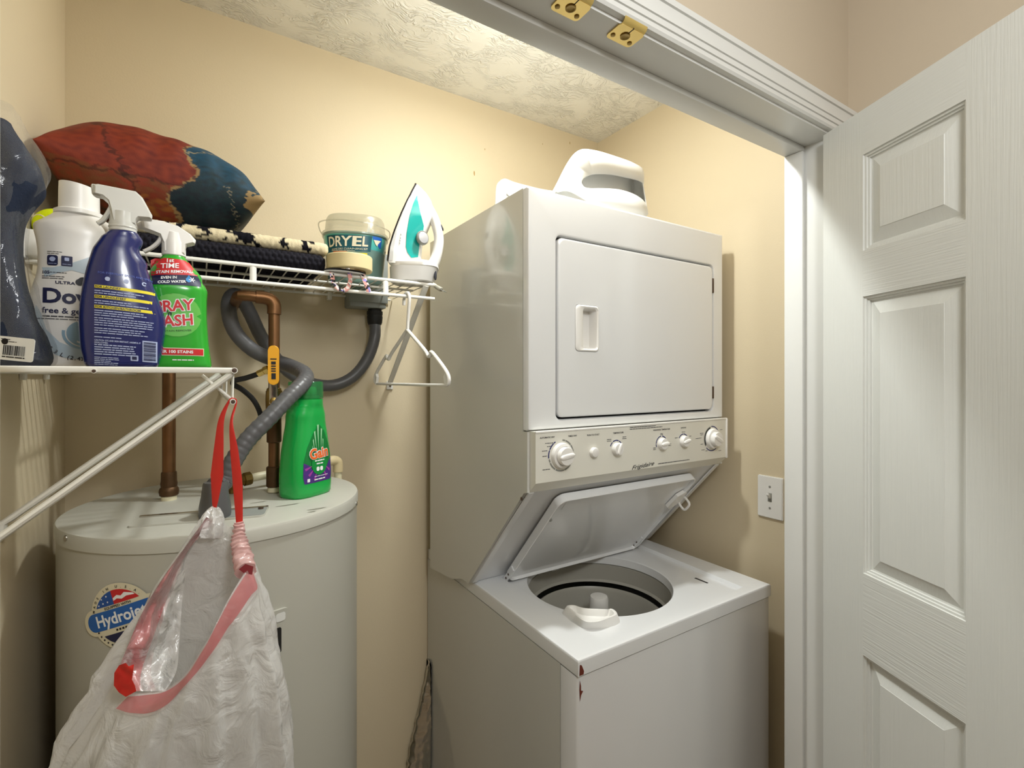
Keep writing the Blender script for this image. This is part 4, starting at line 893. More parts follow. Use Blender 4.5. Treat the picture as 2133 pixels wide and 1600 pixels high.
dword('ultra_lettering', 'ULTRA', .0062, -.0235, .1345, bold=.0002, sx=1.25); dword('subtitle', 'free & gentle', .0125, -.0390, .0895, bold=.0002); dword('load_count', '105', .0066, -.0400, .1500, bold=.0002)
b = BM(); print_lines(-.0385,.006,.0805,.004,1,.0018,df_(.001),rg,b,0)
print_lines(-.045,.006,.0765,.004,1,.0012,df_(.001),rg,b,0); print_lines(-.030,-.010,.1505,.0030,1,.0010,df_(.001),rg,b,0); print_lines(-.0395,-.012,.1440,.0032,2,.0010,df_(.001),rg,b,.1); print_lines(-.0335,-.014,.1835,.003,2,.0008,df_(.001),rg,b,.4)
fill(arc(.0060,.1375,.0046,.0054,0,300,18), df_(.0012), None, b); fill(arc(.0100,.1400,.0055,.0063,60,330,18), df_(.0012), None, b); fill(arc(.0085,.1385,.0014,.0022,0,300,12), df_(.0012), None, b)
for k, ch in enumerate('2.3 L (2.43 US QT)'):
    a = R(222+k*4.9); text_bm(ch, .0082, shift(df_(.0012), .008+.0500*math.cos(a), .0640+.0500*math.sin(a), a+PI/2), bold=.0002, bm=b) if ch != ' ' else None
obj('small_print', b, M['ink'], db, recalc=False, local=True)['kind'] = 'stuff'
b = BM(); fill(arc(-.0270,.1715,.0022,.0038,0,300,12), df_(.0015), None, b); print_lines(-.0320,-.0220,.1645,.003,1,.0008,df_(.0015),rg,b,0); fill(rrect(-.0125,-.007,.1700,.1755,.001,2), df_(.0015), None, b); print_lines(-.0150,-.0045,.1645,.003,1,.0008,df_(.0015),rg,b,0)
obj('badge_print', b, M['ink_pale'], db, recalc=False, local=True)['kind'] = 'stuff'
# green detergent jug on the water heater
jp = at(637, 1029, Z=TZ)
jug = thing('detergent_jug', (jp.x, jp.y, TZ+.0003), 'green detergent jug with a clear green cap standing on the water heater', 'bottle', rz=math.atan2(-jp.x, jp.y)+R(44))
J = [(0,.0500,.034,0,3.2),(.004,.0525,.0365,0,3.2),(.045,.0545,.0375,0,3.0),(.095,.0510,.0355,0,2.9),(.130,.0455,.0335,0,2.8),(.155,.0420,.0330,0,2.5),(.172,.0415,.0335,0,2.3),(.186,.0385,.0335,0,2.1),(.193,.0365,.0345,0,2),(.194,.0350,.0350,0,2),(.206,.0350,.0350,0,2),(.2065,.0300,.0300,0,2)]
m_jug = pm('green_jug_plastic', '#14a849', .24, spec=.5, coat=.25, var=.03)
b = BM(); loft(b, [s for s in dense(J[:9],5)]+J[9:], 56)
jb_ = obj('jug_body', b, m_jug, jug, local=True, smooth=50)
jf = lambda o: surf(J, o)
lab = [(-.036,.030),(.037,.030),(.040,.040),(.041,.075),(.034,.105),(.020,.135),(.004,.152),(-.012,.135),(-.028,.105),(-.037,.075),(-.039,.045)]
b = BM(); fill(lab, jf(.0006), .008, b); jl = obj('jug_label', b, pm('label_dark_green','#0f7a36',.3), jb_, recalc=False, local=True)
b = BM(); fill([(-.036,.030),(.037,.030),(.040,.040),(.041,.078),(.030,.070),(.020,.055),(.008,.046),(-.006,.046),(-.016,.055),(-.026,.068),(-.037,.074),(-.039,.045)], jf(.0010), .008, b); obj('label_violet', b, pm('label_violet','#4b2a7f',.3), jl, recalc=False, local=True)
m_pink = pm('label_pink','#a03a9c',.3)
for a0 in (200,222,248,300,325): obj('pink_ray', fill([(.001+.018*math.cos(R(a0)), .073+.018*math.sin(R(a0))),(.001+.038*math.cos(R(a0-4)), .073+.040*math.sin(R(a0-4))),(.001+.038*math.cos(R(a0+4)), .073+.040*math.sin(R(a0+4)))], jf(.0014), .006), m_pink, jl, recalc=False, local=True)
m_ray = pm('label_pale_green','#9ad4a4',.3)
for a0, r1 in ((60,.045),(76,.066),(92,.074),(108,.062),(124,.048),(142,.040),(162,.036)): obj('pale_ray', fill([(.001+.022*math.cos(R(a0)), .085+.012*math.sin(R(a0))),(.001+r1*.55*math.cos(R(a0-4)), .085+r1*.9*math.sin(R(a0-4))),(.001+r1*.55*math.cos(R(a0+3)), .085+r1*.9*math.sin(R(a0+3)))], jf(.0014), .006), m_ray, jl, recalc=False, local=True)
b = BM(); fill([(.001+.021*math.cos(2*PI*k/30), .068+.023*math.sin(2*PI*k/30)) for k in range(30)], jf(.0018), .006, b); obj('label_roundel', b, pm('label_mid_green','#0d8a3c',.3), jl, recalc=False, local=True)
for nm, bold, mt, off in (('name_outline',.0021,M['ink_white'],.0024),('name_lettering',.0009,pm('orange_ink','#ee6a1e',.4),.0030)):
    b = BM(); text_bm('Gain', .0300, shift(jf(off), .001, .0905, R(4)), bold=bold, sx=.93, bm=b, maxlen=.012); obj(nm, b, mt, jl, recalc=False, local=True)
b = BM(); print_lines(-.012,.014,.0755,.005,1,.0026,jf(.0024),rg,b,0); print_lines(-.008,.010,.0690,.005,1,.0026,jf(.0024),rg,b,0)
fill(rrect(-.0085,-.0005,.0535,.0625,.003,4), jf(.0024), None, b); fill(rrect(.0015,.0095,.0535,.0625,.003,4), jf(.0024), None, b); print_lines(-.014,.024,.0425,.004,1,.0012,jf(.0018),rg,b,0); print_lines(-.014,.016,.0360,.005,1,.0026,jf(.0018),rg,b,0); fill(rrect(-.031,-.025,.0335,.0405,.001,3), jf(.0018), None, b)
obj('label_print', b, M['ink_white'], jl, recalc=False, local=True)['kind'] = 'stuff'
m_cap = film('clear_green_cap', '#1fa65a', .42, .12, .5, .06)
b = BM(); lathe(b, [(.0345,.2070),(.0358,.208),(.0350,.2425),(.0342,.2435),(.0336,.2425),(.0340,.2080)], seg=40, caps=False); obj('clear_cap', b, m_cap, jug, local=True)
b = BM(); lathe(b, [(.029,.206),(.0285,.214),(.023,.2155),(.0215,.229),(.0185,.2325),(.016,.2315)], seg=32); obj('spout', b, m_jug, jug, local=True)
# ------------------------------------------------------------------ things on the back shelf
SZ = BZ + .0028
# rug, folded: knobbly black underside below, cream and black top
rug = thing('folded_rug', (.06, 1.31, SZ), 'folded rug, knobbly black below and cream with black blocks above, under the cushion', 'rug')
def slab(nm, x0, x1, y0, y1, z0, z1, nx, ns, disp, mat, colf=None, parent=rug):
    b = BM(); r = (z1-z0)/2; zc = (z0+z1)/2; prof = []
    per = rrect(y0, y1, z0, z1, r*.96, max(4, ns//12))
    # resample outline evenly
    P = [Vector((p[0], p[1])) for p in per]; L = [0]
    for i in range(len(P)): L.append(L[-1]+(P[(i+1)%len(P)]-P[i]).length)
    for k in range(ns):
        s = L[-1]*k/ns; i = max(j for j in range(len(P)) if L[j] <= s); q = (s-L[i])/max(1e-9, L[i+1]-L[i]); prof.append(P[i].lerp(P[(i+1)%len(P)], q))
    c = Vector(((y0+y1)/2, zc)); rings = []; cols = []
    for i in range(nx+1):
        x = x0+(x1-x0)*i/nx; e = min(x-x0, x1-x)/(r*.95); f = math.sqrt(max(0, 1-(1-min(1,e))**2))*.97+.03
        ring = []
        for k, p in enumerate(prof):
            yy = p.x; zz = c.y+(p.y-c.y)*f; sh = (1-f)*r
            yy = min(max(yy, y0+sh), y1-sh)
            d = disp(x, k*L[-1]/ns, zz); n2_ = (p-Vector((min(max(p.x, y0+r), y1-r), zc))); n2_ = n2_.normalized() if n2_.length > 1e-6 else Vector((0,1))
            ring.append(Vector((x, yy+n2_.x*d, zz+n2_.y*d)))
            if colf: cols.append(colf(x, yy, (zz-z0)/(z1-z0)))
        rings.append(ring)
    grid_faces(b, rings, True, True)
    o = obj(nm, b, mat, parent, smooth=80)
    if colf:
        ca = o.data.color_attributes.new('print', 'FLOAT_COLOR', 'POINT')
        for i, cc in enumerate(cols): ca.data[i].color = cc
    return o
m_knob = pm('black_yarn', '#1b1a22', .9, spec=.2, bump=.5, bscale=900, var=.3, vscale=300)
slab('knobbly_layer', -.13, .246, 1.190, 1.445, SZ+.003, SZ+.0405, 300, 190, lambda x, s, z: .0050*(abs(math.sin(PI*x/.0125+.5*PI*(int(s/.0115)%2)))*abs(math.sin(PI*s/.0115)))**.7-.002, m_knob)
cream, blk = lin('#d3c6a6'), lin('#15141a')
def rugcol(x, y, k):
    q = (x*14.5+.35*noise.noise(Vector((x*60,y*60,k*3)))+.25*math.sin(x*37)) % 1.0
    on = q < .34 and (y < 1.235 or (y*9 % 1) < .5) and k > .12+.35*noise.noise(Vector((x*90,1,y*30)))
    return blk if on else tuple(c*(1+.12*noise.noise(Vector((x*220,y*220,k*20)))) for c in cream[:3])+(1,)
slab('tufted_layer', -.125, .254, 1.198, 1.450, SZ+.043, SZ+.072, 240, 120, lambda x, s, z: .0018*noise.noise(Vector((x*170, s*170, 0))), vcol_mat('rug_print', 'print', .95, .5, 700, .1), rugcol)
# cushion with a painted flower print
pil = thing('cushion', (-.070, 1.315, SZ+.075), 'plump cushion with a red, orange and teal flower print on the back shelf', 'cushion')
PA, PB, PT = .183, .140, .100; pz = SZ+.170
NU = 190; b = BM(); cols = []; grids = []
rot_p = Matrix.Rotation(R(3), 3, 'Z') @ Matrix.Rotation(R(5), 3, 'Y') @ Matrix.Rotation(R(6), 3, 'X')
def pcol(x, y, z):
    n = noise.noise(Vector((x*14, y*14, z*14))); n2_ = noise.noise(Vector((x*19, y*19, z*19)))
    edge = .22 + .09*math.sin(z*2.2*PI+.5) + .035*n + .12*z
    if x < edge-.035:
        c = Vector((.33,.045,.016)).lerp(Vector((.17,.016,.010)), max(0,min(1,.45+.7*n+.35*x))); 
        if z < -.12: c = c.lerp(Vector((.26,.075,.022)), max(0,min(1,.5+1.1*n)))
        if z < -.42: c = c.lerp(Vector((.42,.13,.02)) if x > -.25 else Vector((.09,.035,.012)), max(0,min(1,.35+n*1.3)))
        if abs(x+.35+.35*z+.1*n) < .025: c *= .45
        if abs(z+.12+.06*n-.1*x) < .02: c *= .5
    elif x < edge: c = Vector((.40,.25,.10)) if n2_ > -.2 else Vector((.12,.05,.03))
    else:
        c = Vector((.006,.030,.040)).lerp(Vector((.008,.085,.17)), max(0,min(1,(z+.05)*1.1+.5*n)))
        c = c.lerp(Vector((.006,.012,.025)), max(0,min(1,.25-.9*z+.9*n2_-.2*x)))
        v_ = (x-.30)*.62+.62-z
        if abs(v_+.05*n) < .012 and x < .85: c = Vector((.30,.26,.17))
        if abs(x-.62+.3*z+.08*n2_) < .008 and z < .1: c = Vector((.25,.22,.15))
        if x > .80+.04*n2_ and -.30+.5*(1-x) < z < .10+.15*n2_: c = Vector((.38,.25,.10))
    return (max(0,c.x*.66), max(0,c.y*.66), max(0,c.z*.66), 1)
for side in (1, -1):
    g_ = []
    for i in range(NU+1):
        row = []
        for j in range(NU+1):
            u = -1+2*i/NU; v = -1+2*j/NU
            u = math.sin(u*PI/2); v = math.sin(v*PI/2)
            h = (max(0,1-abs(u)**2.6)**.56)*(max(0,1-abs(v)**2.6)**.50)
            cu_ = 1-.05*(1-abs(v)**2)*abs(u)**6; cv_ = 1-.05*(1-abs(u)**2)*abs(v)**6
            p = Vector((PA*u*cu_, PB*v*cv_, side*PT*h))
            wr = .0045*math.sin(u*19+3*noise.noise(Vector((u*2,v*2,side))))*abs(v)**2*(1-h*.6) + .0028*noise.noise(Vector((u*3,v*3,side*2)))
            p.z += wr*h*2*side
            p = rot_p @ p + Vector((-.070, 1.315, pz)); row.append(b.verts.new(p))
            zz = side*h; cols.append(pcol(u, v, zz*.9 if v < .3 else zz*.9))
        g_.append(row)
    for i in range(NU):
        for j in range(NU): b.faces.new((g_[i][j], g_[i+1][j], g_[i+1][j+1], g_[i][j+1]) if side > 0 else (g_[i][j], g_[i][j+1], g_[i+1][j+1], g_[i+1][j]))
cush = obj('cushion_cover', b, vcol_mat('cushion_print', 'print', .62, .12, 420, .35), pil, smooth=70, recalc=False)
ca = cush.data.color_attributes.new('print', 'FLOAT_COLOR', 'POINT')
for i, cc in enumerate(cols): ca.data[i].color = cc
# tennis ball
tb = Vector((-.2235, 1.212, SZ+.033)); b = BM(); bmesh.ops.create_uvsphere(b, u_segments=32, v_segments=20, radius=.033, matrix=Matrix.Translation(tb))
m_felt = pm('tennis_felt', '#d3e319', .9, spec=.15, bump=.6, bscale=700, var=.06, vscale=60)
ball = thing('tennis_ball', tb, 'yellow-green tennis ball at the left end of the upper shelf', 'ball'); obj('felt', b, m_felt, ball)
b = BM(); tube(b, [tb + Vector((.0329*math.cos(a)*math.cos(.45*math.sin(2*a)), .0329*math.sin(a)*math.cos(.45*math.sin(2*a)), .0329*math.sin(.45*math.sin(2*a)))) for a in [2*PI*k/80 for k in range(80)]], .0011, 6, closed=True); obj('seam', b, M['cream'], ball)
# teal tub with a clear lid
tx, ty = .349, 1.330
tub = thing('plastic_tub', (tx, ty, SZ+.0002), 'small teal tub with a clear lid between the rug and the iron', 'tub', rz=math.atan2(-tx, ty)-R(4))
def tring(a, d, z, cnt=72): return [Vector((u, v, z)) for u, v in sring(a, d, 2.6, cnt)]
TB = [(0,.064,.054),(.006,.068,.058),(.122,.0795,.0660)]
b = BM(); grid_faces(b, [tring(.060,.050,0), tring(.066,.056,.002), tring(.068,.058,.006), tring(.0795,.0660,.122), tring(.0815,.068,.124), tring(.0815,.068,.128), tring(.078,.0645,.128)], True, True)
m_tub = pm('tub_grey_plastic', '#7fa09a', .25, var=.03); tbody = obj('tub_body', b, m_tub, tub, local=True, smooth=45)
def tubf(off):
    def f(u, z):
        k = z/.122; a, d = .0655+.0140*k, .0555+.0105*k; t = -PI/2 + u/.070
        c, s = math.cos(t), math.sin(t); n = 2.6
        return Vector((math.copysign(abs(c)**(2/n), c)*(a+off), math.copysign(abs(s)**(2/n), s)*(d+off), z))
    return f
m_lab = pm('tub_label_teal', '#1c98a0', .28, coat=.3); nt = m_lab.node_tree
tcn = nt.nodes.new('ShaderNodeTexCoord'); sx_ = nt.nodes.new('ShaderNodeSeparateXYZ'); mr = nt.nodes.new('ShaderNodeMapRange'); mr.inputs[1].default_value = 0; mr.inputs[2].default_value = .12
cr = nt.nodes.new('ShaderNodeValToRGB'); cr.color_ramp.elements[0].color = lin('#0d7fae'); cr.color_ramp.elements[1].color = lin('#57b3a0')
nt.links.new(tcn.outputs['Object'], sx_.inputs[0]); nt.links.new(sx_.outputs[2], mr.inputs[0]); nt.links.new(mr.outputs[0], cr.inputs[0]); nt.links.new(cr.outputs[0], nt.nodes['Principled BSDF'].inputs['Base Color'])
b = BM(); fill([(-.100,.006),(.110,.006),(.110,.1208),(-.100,.1208)], tubf(.0006), .007, b); tlab = obj('tub_label', b, m_lab, tbody, local=True, recalc=False)
b = BM(); fill([(-.064,.075),(.032,.080),(.034,.1195),(-.064,.1175)], tubf(.0011), .007, b); obj('name_panel', b, pm('name_panel_teal','#0b4d58',.3), tlab, local=True, recalc=False)
b = BM(); text_bm('DRYEL', .0350, shift(tubf(.0018), -.0175, .1010, R(3)), bold=.0007, sx=.80, shear=.12, bm=b, maxlen=.010); obj('name_lettering', b, M['cream'], tlab, local=True, recalc=False)
b = BM(); text_bm('HOME DRY CLEANING KIT', .0062, shift(tubf(.0016), -.012, .0835, R(3)), sx=.98, bm=b); print_lines(-.050,.010,.0790,.004,1,.0010,tubf(.0014),rg,b,.2); obj('kit_lettering', b, M['pvc_white'], tlab, local=True, recalc=False)
b = BM(); fill([(-.062,.048),(.024,.050),(.024,.0755),(-.062,.0725)], tubf(.0011), .007, b); obj('yellow_panel', b, M['ink_yellow'], tlab, local=True, recalc=False)
b = BM(); fill(rrect(-.046,-.008,.0690,.0770,.0035,4), tubf(.0016), .007, b); obj('orange_tab', b, pm('orange_print','#d8641c',.4), tlab, local=True, recalc=False)
b = BM(); print_lines(-.056,.018,.0620,.0075,1,.0036,tubf(.0014),rg,b,0); obj('yellow_panel_print', b, M['ink_black'], tlab, local=True, recalc=False)
b = BM(); fill([(.034,.1205),(.036,.113),(.060,.092),(.066,.094),(.066,.1205)], tubf(.0011), .007, b); obj('blue_corner', b, pm('blue_print','#2a62b4',.35), tlab, local=True, recalc=False)
b = BM(); fill([(.038,.111),(.062,.112),(.052,.102),(.050,.096),(.044,.101)], tubf(.0018), .007, b); fill([(.096,.090),(.108,.098),(.106,.082)], tubf(.0014), .007, b); obj('torn_paper', b, M['cream'], tlab, local=True, recalc=False)
m_lid = film('clear_lid', '#c9c4a8', .30, .12, .4, .07)
b = BM(); grid_faces(b, [tring(.0800,.0668,.1235), tring(.0835,.0700,.124), tring(.0835,.0700,.133), tring(.0770,.0640,.137), tring(.0735,.0610,.168), tring(.0690,.0570,.176), tring(.030,.026,.178)], True, True); obj('lid', b, m_lid, tub, local=True, smooth=45)
b = BM(); tube(b, smooth_path([Vector(p) for p in ((-.083,0,.132),(-.088,-.02,.140),(-.083,-.052,.150),(-.045,-.0695,.153),(.0,-.0735,.152),(.045,-.0695,.148),(.083,-.052,.140),(.088,-.02,.134),(.083,0,.130))], 5), .0016, 8); obj('bail_handle', b, m_lid, tub, local=True)
b = BM(); prism(b, [(.030,.137),(.038,.137),(.040,.158),(.033,.160)], lambda u,v,t: Vector((u, -.030+t, v)), 0, .008); prism(b, [(.040,.137),(.050,.137),(.047,.148),(.042,.150)], lambda u,v,t: Vector((u, -.020+t, v)), 0, .008); obj('cloth_in_lid', b, M['white_plastic'], tub, local=True)
# roll of masking tape lying by the rail
rx, ry = .297, 1.186
tape = thing('tape_roll', (rx, ry, SZ), 'roll of cream masking tape lying flat in front of the teal tub', 'tape')
b = BM(); lathe(b, [(.036,.008),(.050,.008),(.0515,.010),(.0515,.040),(.050,.042),(.036,.042),(.0355,.040),(.0355,.010)], Matrix.Translation((rx,ry,SZ)), 48, caps=False)
bmesh.ops.remove_doubles(b, verts=b.verts, dist=1e-6); rr_ = [v for v in b.verts]
obj('tape_winding', b, pm('masking_tape','#d6c697',.6,var=.05,vscale=60), tape)
b = BM(); grid_faces(b, [[Vector((rx+r_*math.cos(a), ry+r_*math.sin(a), SZ+z)) for a in [2*PI*k/40 for k in range(40)]] for r_, z in ((.0355,.0085),(.0355,.0415),(.0335,.0415),(.0335,.0085),(.0355,.0085))], True, False); obj('cardboard_core', b, pm('card','#a08a63',.8), tape)
# sleep mask style cloth with patterned straps under the tape
lan = thing('fabric_strap', (.29, BY0, SZ), 'patterned fabric strap looping down over the shelf rail below the tape roll', 'strap')
m_pat = pm('strap_print', '#d9b7ad', .8); nt = m_pat.node_tree
tcn = nt.nodes.new('ShaderNodeTexCoord'); vr = nt.nodes.new('ShaderNodeTexVoronoi'); vr.inputs['Scale'].default_value = 170; cr = nt.nodes.new('ShaderNodeValToRGB'); cr.color_ramp.interpolation = 'CONSTANT'
for pos, cc in ((0,'#1d1c22'),(.30,'#e8ddd8'),(.55,'#d99a92'),(.78,'#8f86c8')):
    e = cr.color_ramp.elements.new(pos) if pos else cr.color_ramp.elements[0]; e.color = lin(cc)
nt.links.new(tcn.outputs['Object'], vr.inputs[0]); nt.links.new(vr.outputs['Color'], cr.inputs[0]); nt.links.new(cr.outputs[0], nt.nodes['Principled BSDF'].inputs['Base Color'])
def strap(px_pts, Ys, w_): 
    b = BM(); tube(b, smooth_path([at(x,y,Y=Y) for (x,y),Y in zip(px_pts, Ys)], 6), w_, 8, flat=.0011, up=(1,0.2,0)); return obj('loop', b, m_pat, lan)
strap(((692,562),(691,568),(693,580),(697,592),(706,602),(716,605),(724,600),(729,588),(729,575),(726,563),(722,556)), (1.19,1.166,1.160,1.157,1.156,1.156,1.157,1.158,1.161,1.166,1.19), .0050)
strap(((754,566),(756,572),(759,582),(764,594),(767,603),(768,609)), (1.19,1.165,1.160,1.157,1.157,1.158), .0062)
b = BM(); c_ = Vector((.286, 1.186, SZ+.0045)); grid_faces(b, [[c_+Vector((u*s, v*s, z)) for u, v in sring(.048, .030, 2.2, 36)] for s, z in ((.9,-.0040),(1,-.001),(1,.0015),(.9,.003))], True, True); obj('pad', b, M['ink_black'], lan)
b = BM(); grid_faces(b, [[c_+Vector((u*s-.003, v*s-.012, z)) for u, v in sring(.046, .024, 2.2, 36)] for s, z in ((.96,-.0050),(1,-.0035),(.9,-.003))], True, True); obj('pad_lining', b, M['ink_white'], lan)

# ------------------------------------------------------------------ steam iron standing on its heel
ix, iy = .470, 1.212
irn = thing('steam_iron', (ix, iy, SZ), 'white and teal steam iron standing upright on the right end of the upper shelf', 'iron', rz=-YAW+R(4))
IS = .00124; iu = lambda px: (px-866)*IS; iz = lambda y: (588-y)*IS
def lerp_t(tab, z):
    for (z0,a),(z1,c) in zip(tab[:-1], tab[1:]):
        if z0 <= z <= z1: return a+(c-a)*(z-z0)/(z1-z0)
    return tab[0][1] if z < tab[0][0] else tab[-1][1]
s0t = [(iz(y), iu(x)) for y, x in ((552,817),(520,822),(500,828),(470,838),(440,849),(410,860),(390,866),(380,869))]
s1t = [(iz(y), iu(x)) for y, x in ((552,880),(530,877),(505,879),(490,884),(470,893),(452,901),(435,905),(415,899),(400,890),(388,879),(380,871))]
bt = [(iz(552),.046),(iz(530),.0495),(iz(490),.0500),(iz(450),.044),(iz(420),.0325),(iz(400),.0195),(iz(388),.0095),(iz(380),.0015)]
zs = [iz(552)+(iz(380)-iz(552))*k/46 for k in range(47)]
def half(s, z):
    a0, a1 = lerp_t(s0t,z), lerp_t(s1t,z); q = max(0,min(1,(s-a0)/max(1e-5,a1-a0))); return lerp_t(bt,z)*(1-.62*q**1.25)
def isec(z):
    a0, a1 = lerp_t(s0t,z), lerp_t(s1t,z); out = []
    qs = [k/14 for k in range(15)]
    for q in qs: s = a0+(a1-a0)*q; out.append(Vector((s, -half(s,z)*(1 if q < .93 else .86), z)))
    for q in reversed(qs): s = a0+(a1-a0)*q; out.append(Vector((s, half(s,z)*(1 if q < .93 else .86), z)))
    return out
b = BM(); grid_faces(b, [isec(z) for z in zs], True, True); ib = obj('body', b, M['white_plastic'], irn, local=True, smooth=45)
# soleplate: thin boat-shaped metal plate along the left face
b = BM(); sol = []
for z in [iz(548)+(iz(378)-iz(548))*k/40 for k in range(41)]:
    s = lerp_t(s0t,z); h_ = lerp_t(bt,z)+.0022; sol.append([Vector((s-.0045,-h_*.96,z)), Vector((s-.0055,0,z)), Vector((s-.0045,h_*.96,z)), Vector((s-.0005,h_,z)), Vector((s-.0005,-h_,z))])
grid_faces(b, sol, True, True); obj('soleplate', b, pm('sole_dark','#46464a',.3,metal=.7), irn, local=True, smooth=30)
def side_patch(nm, poly, off, mat, par=ib, ml=.005):
    b = BM()
    for sgn in (-1, 1): fill(poly, lambda s, z: Vector((s, sgn*(half(s,z)+off), z)), ml, b)
    return obj(nm, b, mat, par, local=True, recalc=False)
pp = lambda *a: [(iu(x), iz(y)) for x, y in a]
side_patch('skirt', pp((818,549),(826,548),(828,525),(835,490),(846,450),(856,418),(862,402),(858,412),(849,440),(838,470),(828,500),(822,520)), .0012, pm('skirt_grey','#c6c5c2',.35))
teal = pm('teal_window','#1fa7a0',.15,coat=.6,var=.08,vscale=30)
side_patch('water_window', pp((872,408),(875,425),(880,448),(886,472),(884,485),(877,503),(876,518),(874,536),(861,539),(854,529),(851,518),(853,492),(858,460),(865,430)), .0016, teal)
b = BM(); text_bm('xx', .001, lambda u,v: Vector((0,0,0)), bm=b) if False else None
b = BM()
for k, (x, y) in enumerate(((842,496),(841,503),(840.3,508),(839.6,513))): fill(rrect(iu(x)-.0008, iu(x)+.0008, iz(y)-.0022, iz(y)+.0022, .0004, 2), lambda s, z: Vector((s, -half(s,z)-.0018, z)), None, b)
obj('side_print', b, M['ink_grey'], ib, local=True, recalc=False)
# handle loop
hpts = [Vector((iu(x),0,iz(y))) for x, y in ((884,418),(895,434),(905,452),(912,474),(915,496),(912,520),(906,540),(899,554))]
b = BM(); sph = smooth_path(hpts, 5); nn_ = len(sph); tube(b, sph, [.0155-.003*math.sin(PI*k/(nn_-1)) for k in range(nn_)], 18, flat=[.019-.004*math.sin(PI*k/(nn_-1)) for k in range(nn_)], up=(1,0,0)); obj('handle', b, M['white_plastic'], irn, local=True, smooth=60)
b = BM(); grid_faces(b, [[Vector((iu(x0)+(iu(x1)-iu(x0))*.5+u*(iu(x1)-iu(x0))/2, v*h_, iz(y))) for u, v in sring(1,1,3,36)] for x0,x1,y,h_ in ((826,905,560,.046),(818,914,556,.049),(816,914,549,.049),(824,908,545,.044),(845,890,542,.034))], True, True); obj('heel_band', b, M['white_plastic'], irn, local=True, smooth=35)
b = BM(); grid_faces(b, [[Vector((iu(x0)+(iu(x1)-iu(x0))*.5+u*(iu(x1)-iu(x0))/2, v*h_, z)) for u, v in sring(1,1,3,36)] for x0,x1,z,h_ in ((819,900,.0002,.044),(816,904,.003,.047),(815,913,iz(557),.0485))], True, True); heel = obj('heel_base', b, pm('heel_grey','#cbc9c6',.35), irn, local=True, smooth=35)
b = BM(); lathe(b, [(.008,0),(.008,.003),(.005,.004)], axis((iu(908),-.020,iz(573)),(.9,-.4,0)) @ Matrix.Diagonal((.6,1.5,1,1)), 18); obj('cord_boss', b, M['ink'], heel, local=True)
b = BM(); mtx = axis((iu(882),-.026,iz(498)),(.55,-.8,.05)) @ Matrix.Diagonal((1,1.1,1,1)); lathe(b, [(.0165,0),(.0165,.006),(.0150,.0078),(.0140,.0070)], mtx, 30); dl_ = obj('dial', b, M['ink_grey'], irn, local=True)
b = BM(); lathe(b, [(.0138,.006),(.0130,.0092),(.006,.0102)], mtx, 30); obj('dial_face', b, pm('dial_silver','#b9b9bd',.3,metal=.3), dl_, local=True)
for x, y, r_ in ((916,470,.006),(908,452,.005)):
    b = BM(); lathe(b, [(r_,0),(r_,.007),(r_*.6,.009)], axis((iu(x),0,iz(y)),(1,0,.5)) @ Matrix.Diagonal((1,1.7,1,1)), 18); obj('button', b, M['ink_grey'] if r_ < .006 else M['ink'], irn, local=True)
# its plug dangles past the end of the rail
b = BM(); cpts = [at(x,y,Y=Y) for x,y,Y in ((897,588,1.20),(903,592,1.185),(908,597,1.18))]; inv = Matrix.Rotation(-(-YAW+R(4)),4,'Z') @ Matrix.Translation((-ix,-iy,-SZ))
wl = lambda p: inv @ p
tube(b, [wl(p) for p in smooth_path(cpts,4)], [.0028,.003,.0032,.0034,.0040,.0046,.0050,.0052,.0054][:9], 10); obj('cord', b, M['cream'], irn, local=True)
p_, q_ = at(908,597,Y=1.18), at(922,605,Y=1.165); dq = (q_-p_).normalized()
b = BM(); mtx = axis(p_, dq); grid_faces(b, [[wl(mtx @ Vector((u,v,h))) for u, v in sring(a,c,3,20)] for a,c,h in ((.0045,.004,-.002),(.0085,.0055,.004),(.0090,.006,.012),(.0080,.0055,.0175),(.006,.004,.019))], True, True); pg = obj('plug', b, pm('plug_grey','#a9a699',.4), irn, local=True)
for s_ in (-1,1):
    b = BM(); prism(b, [(-.0030+s_*.0048,.018),(.0030+s_*.0048,.018),(.0026+s_*.0048,.031),(-.0026+s_*.0048,.031)], lambda u,v,t: wl(mtx @ Vector((u,t,v))), -.0007, .0007); obj('prong', b, M['ink_grey'], pg, local=True)

# ------------------------------------------------------------------ laundry basket on the dryer
bsk = thing('laundry_basket', (.90, 1.13, ZD+.0004), 'white plastic laundry basket with a handle slot on top of the dryer', 'basket')
BCX, BCY, BA, BB_ = .909, 1.140, .162, .215
def rimz(t):
    s = abs(math.sin(t)); top_ = .158 if math.sin(t) < 0 else .215; q = max(0, min(1, (s-.30)/.62)); q = q*q*(3-2*q)
    return ZD+.052+(top_-.052)*(q-.04*(1-s))
def bring(a, bb, f, n=3.6, cnt=128): return [Vector((BCX+u, BCY+v, f(2*PI*k/cnt))) for k,(u,v) in enumerate(sring(a, bb, n, cnt))]
m_bsk = pm('basket_plastic','#dddcd8',.3,var=.01)
b = BM()
grid_faces(b, [bring(BA-.020,BB_-.022,lambda t: rimz(t)-.003), bring(BA-.026,BB_-.030,lambda t: rimz(t)-.012), bring(BA-.040,BB_-.048,lambda t: ZD+.006), bring(BA-.050,BB_-.058,lambda t: ZD+.0010)], True, False)
b.faces.new([b.verts.new(v) for v in bring(BA-.050,BB_-.058,lambda t: ZD+.0010)]); bw = obj('basket_wall', b, m_bsk, bsk, smooth=50)
b = BM()
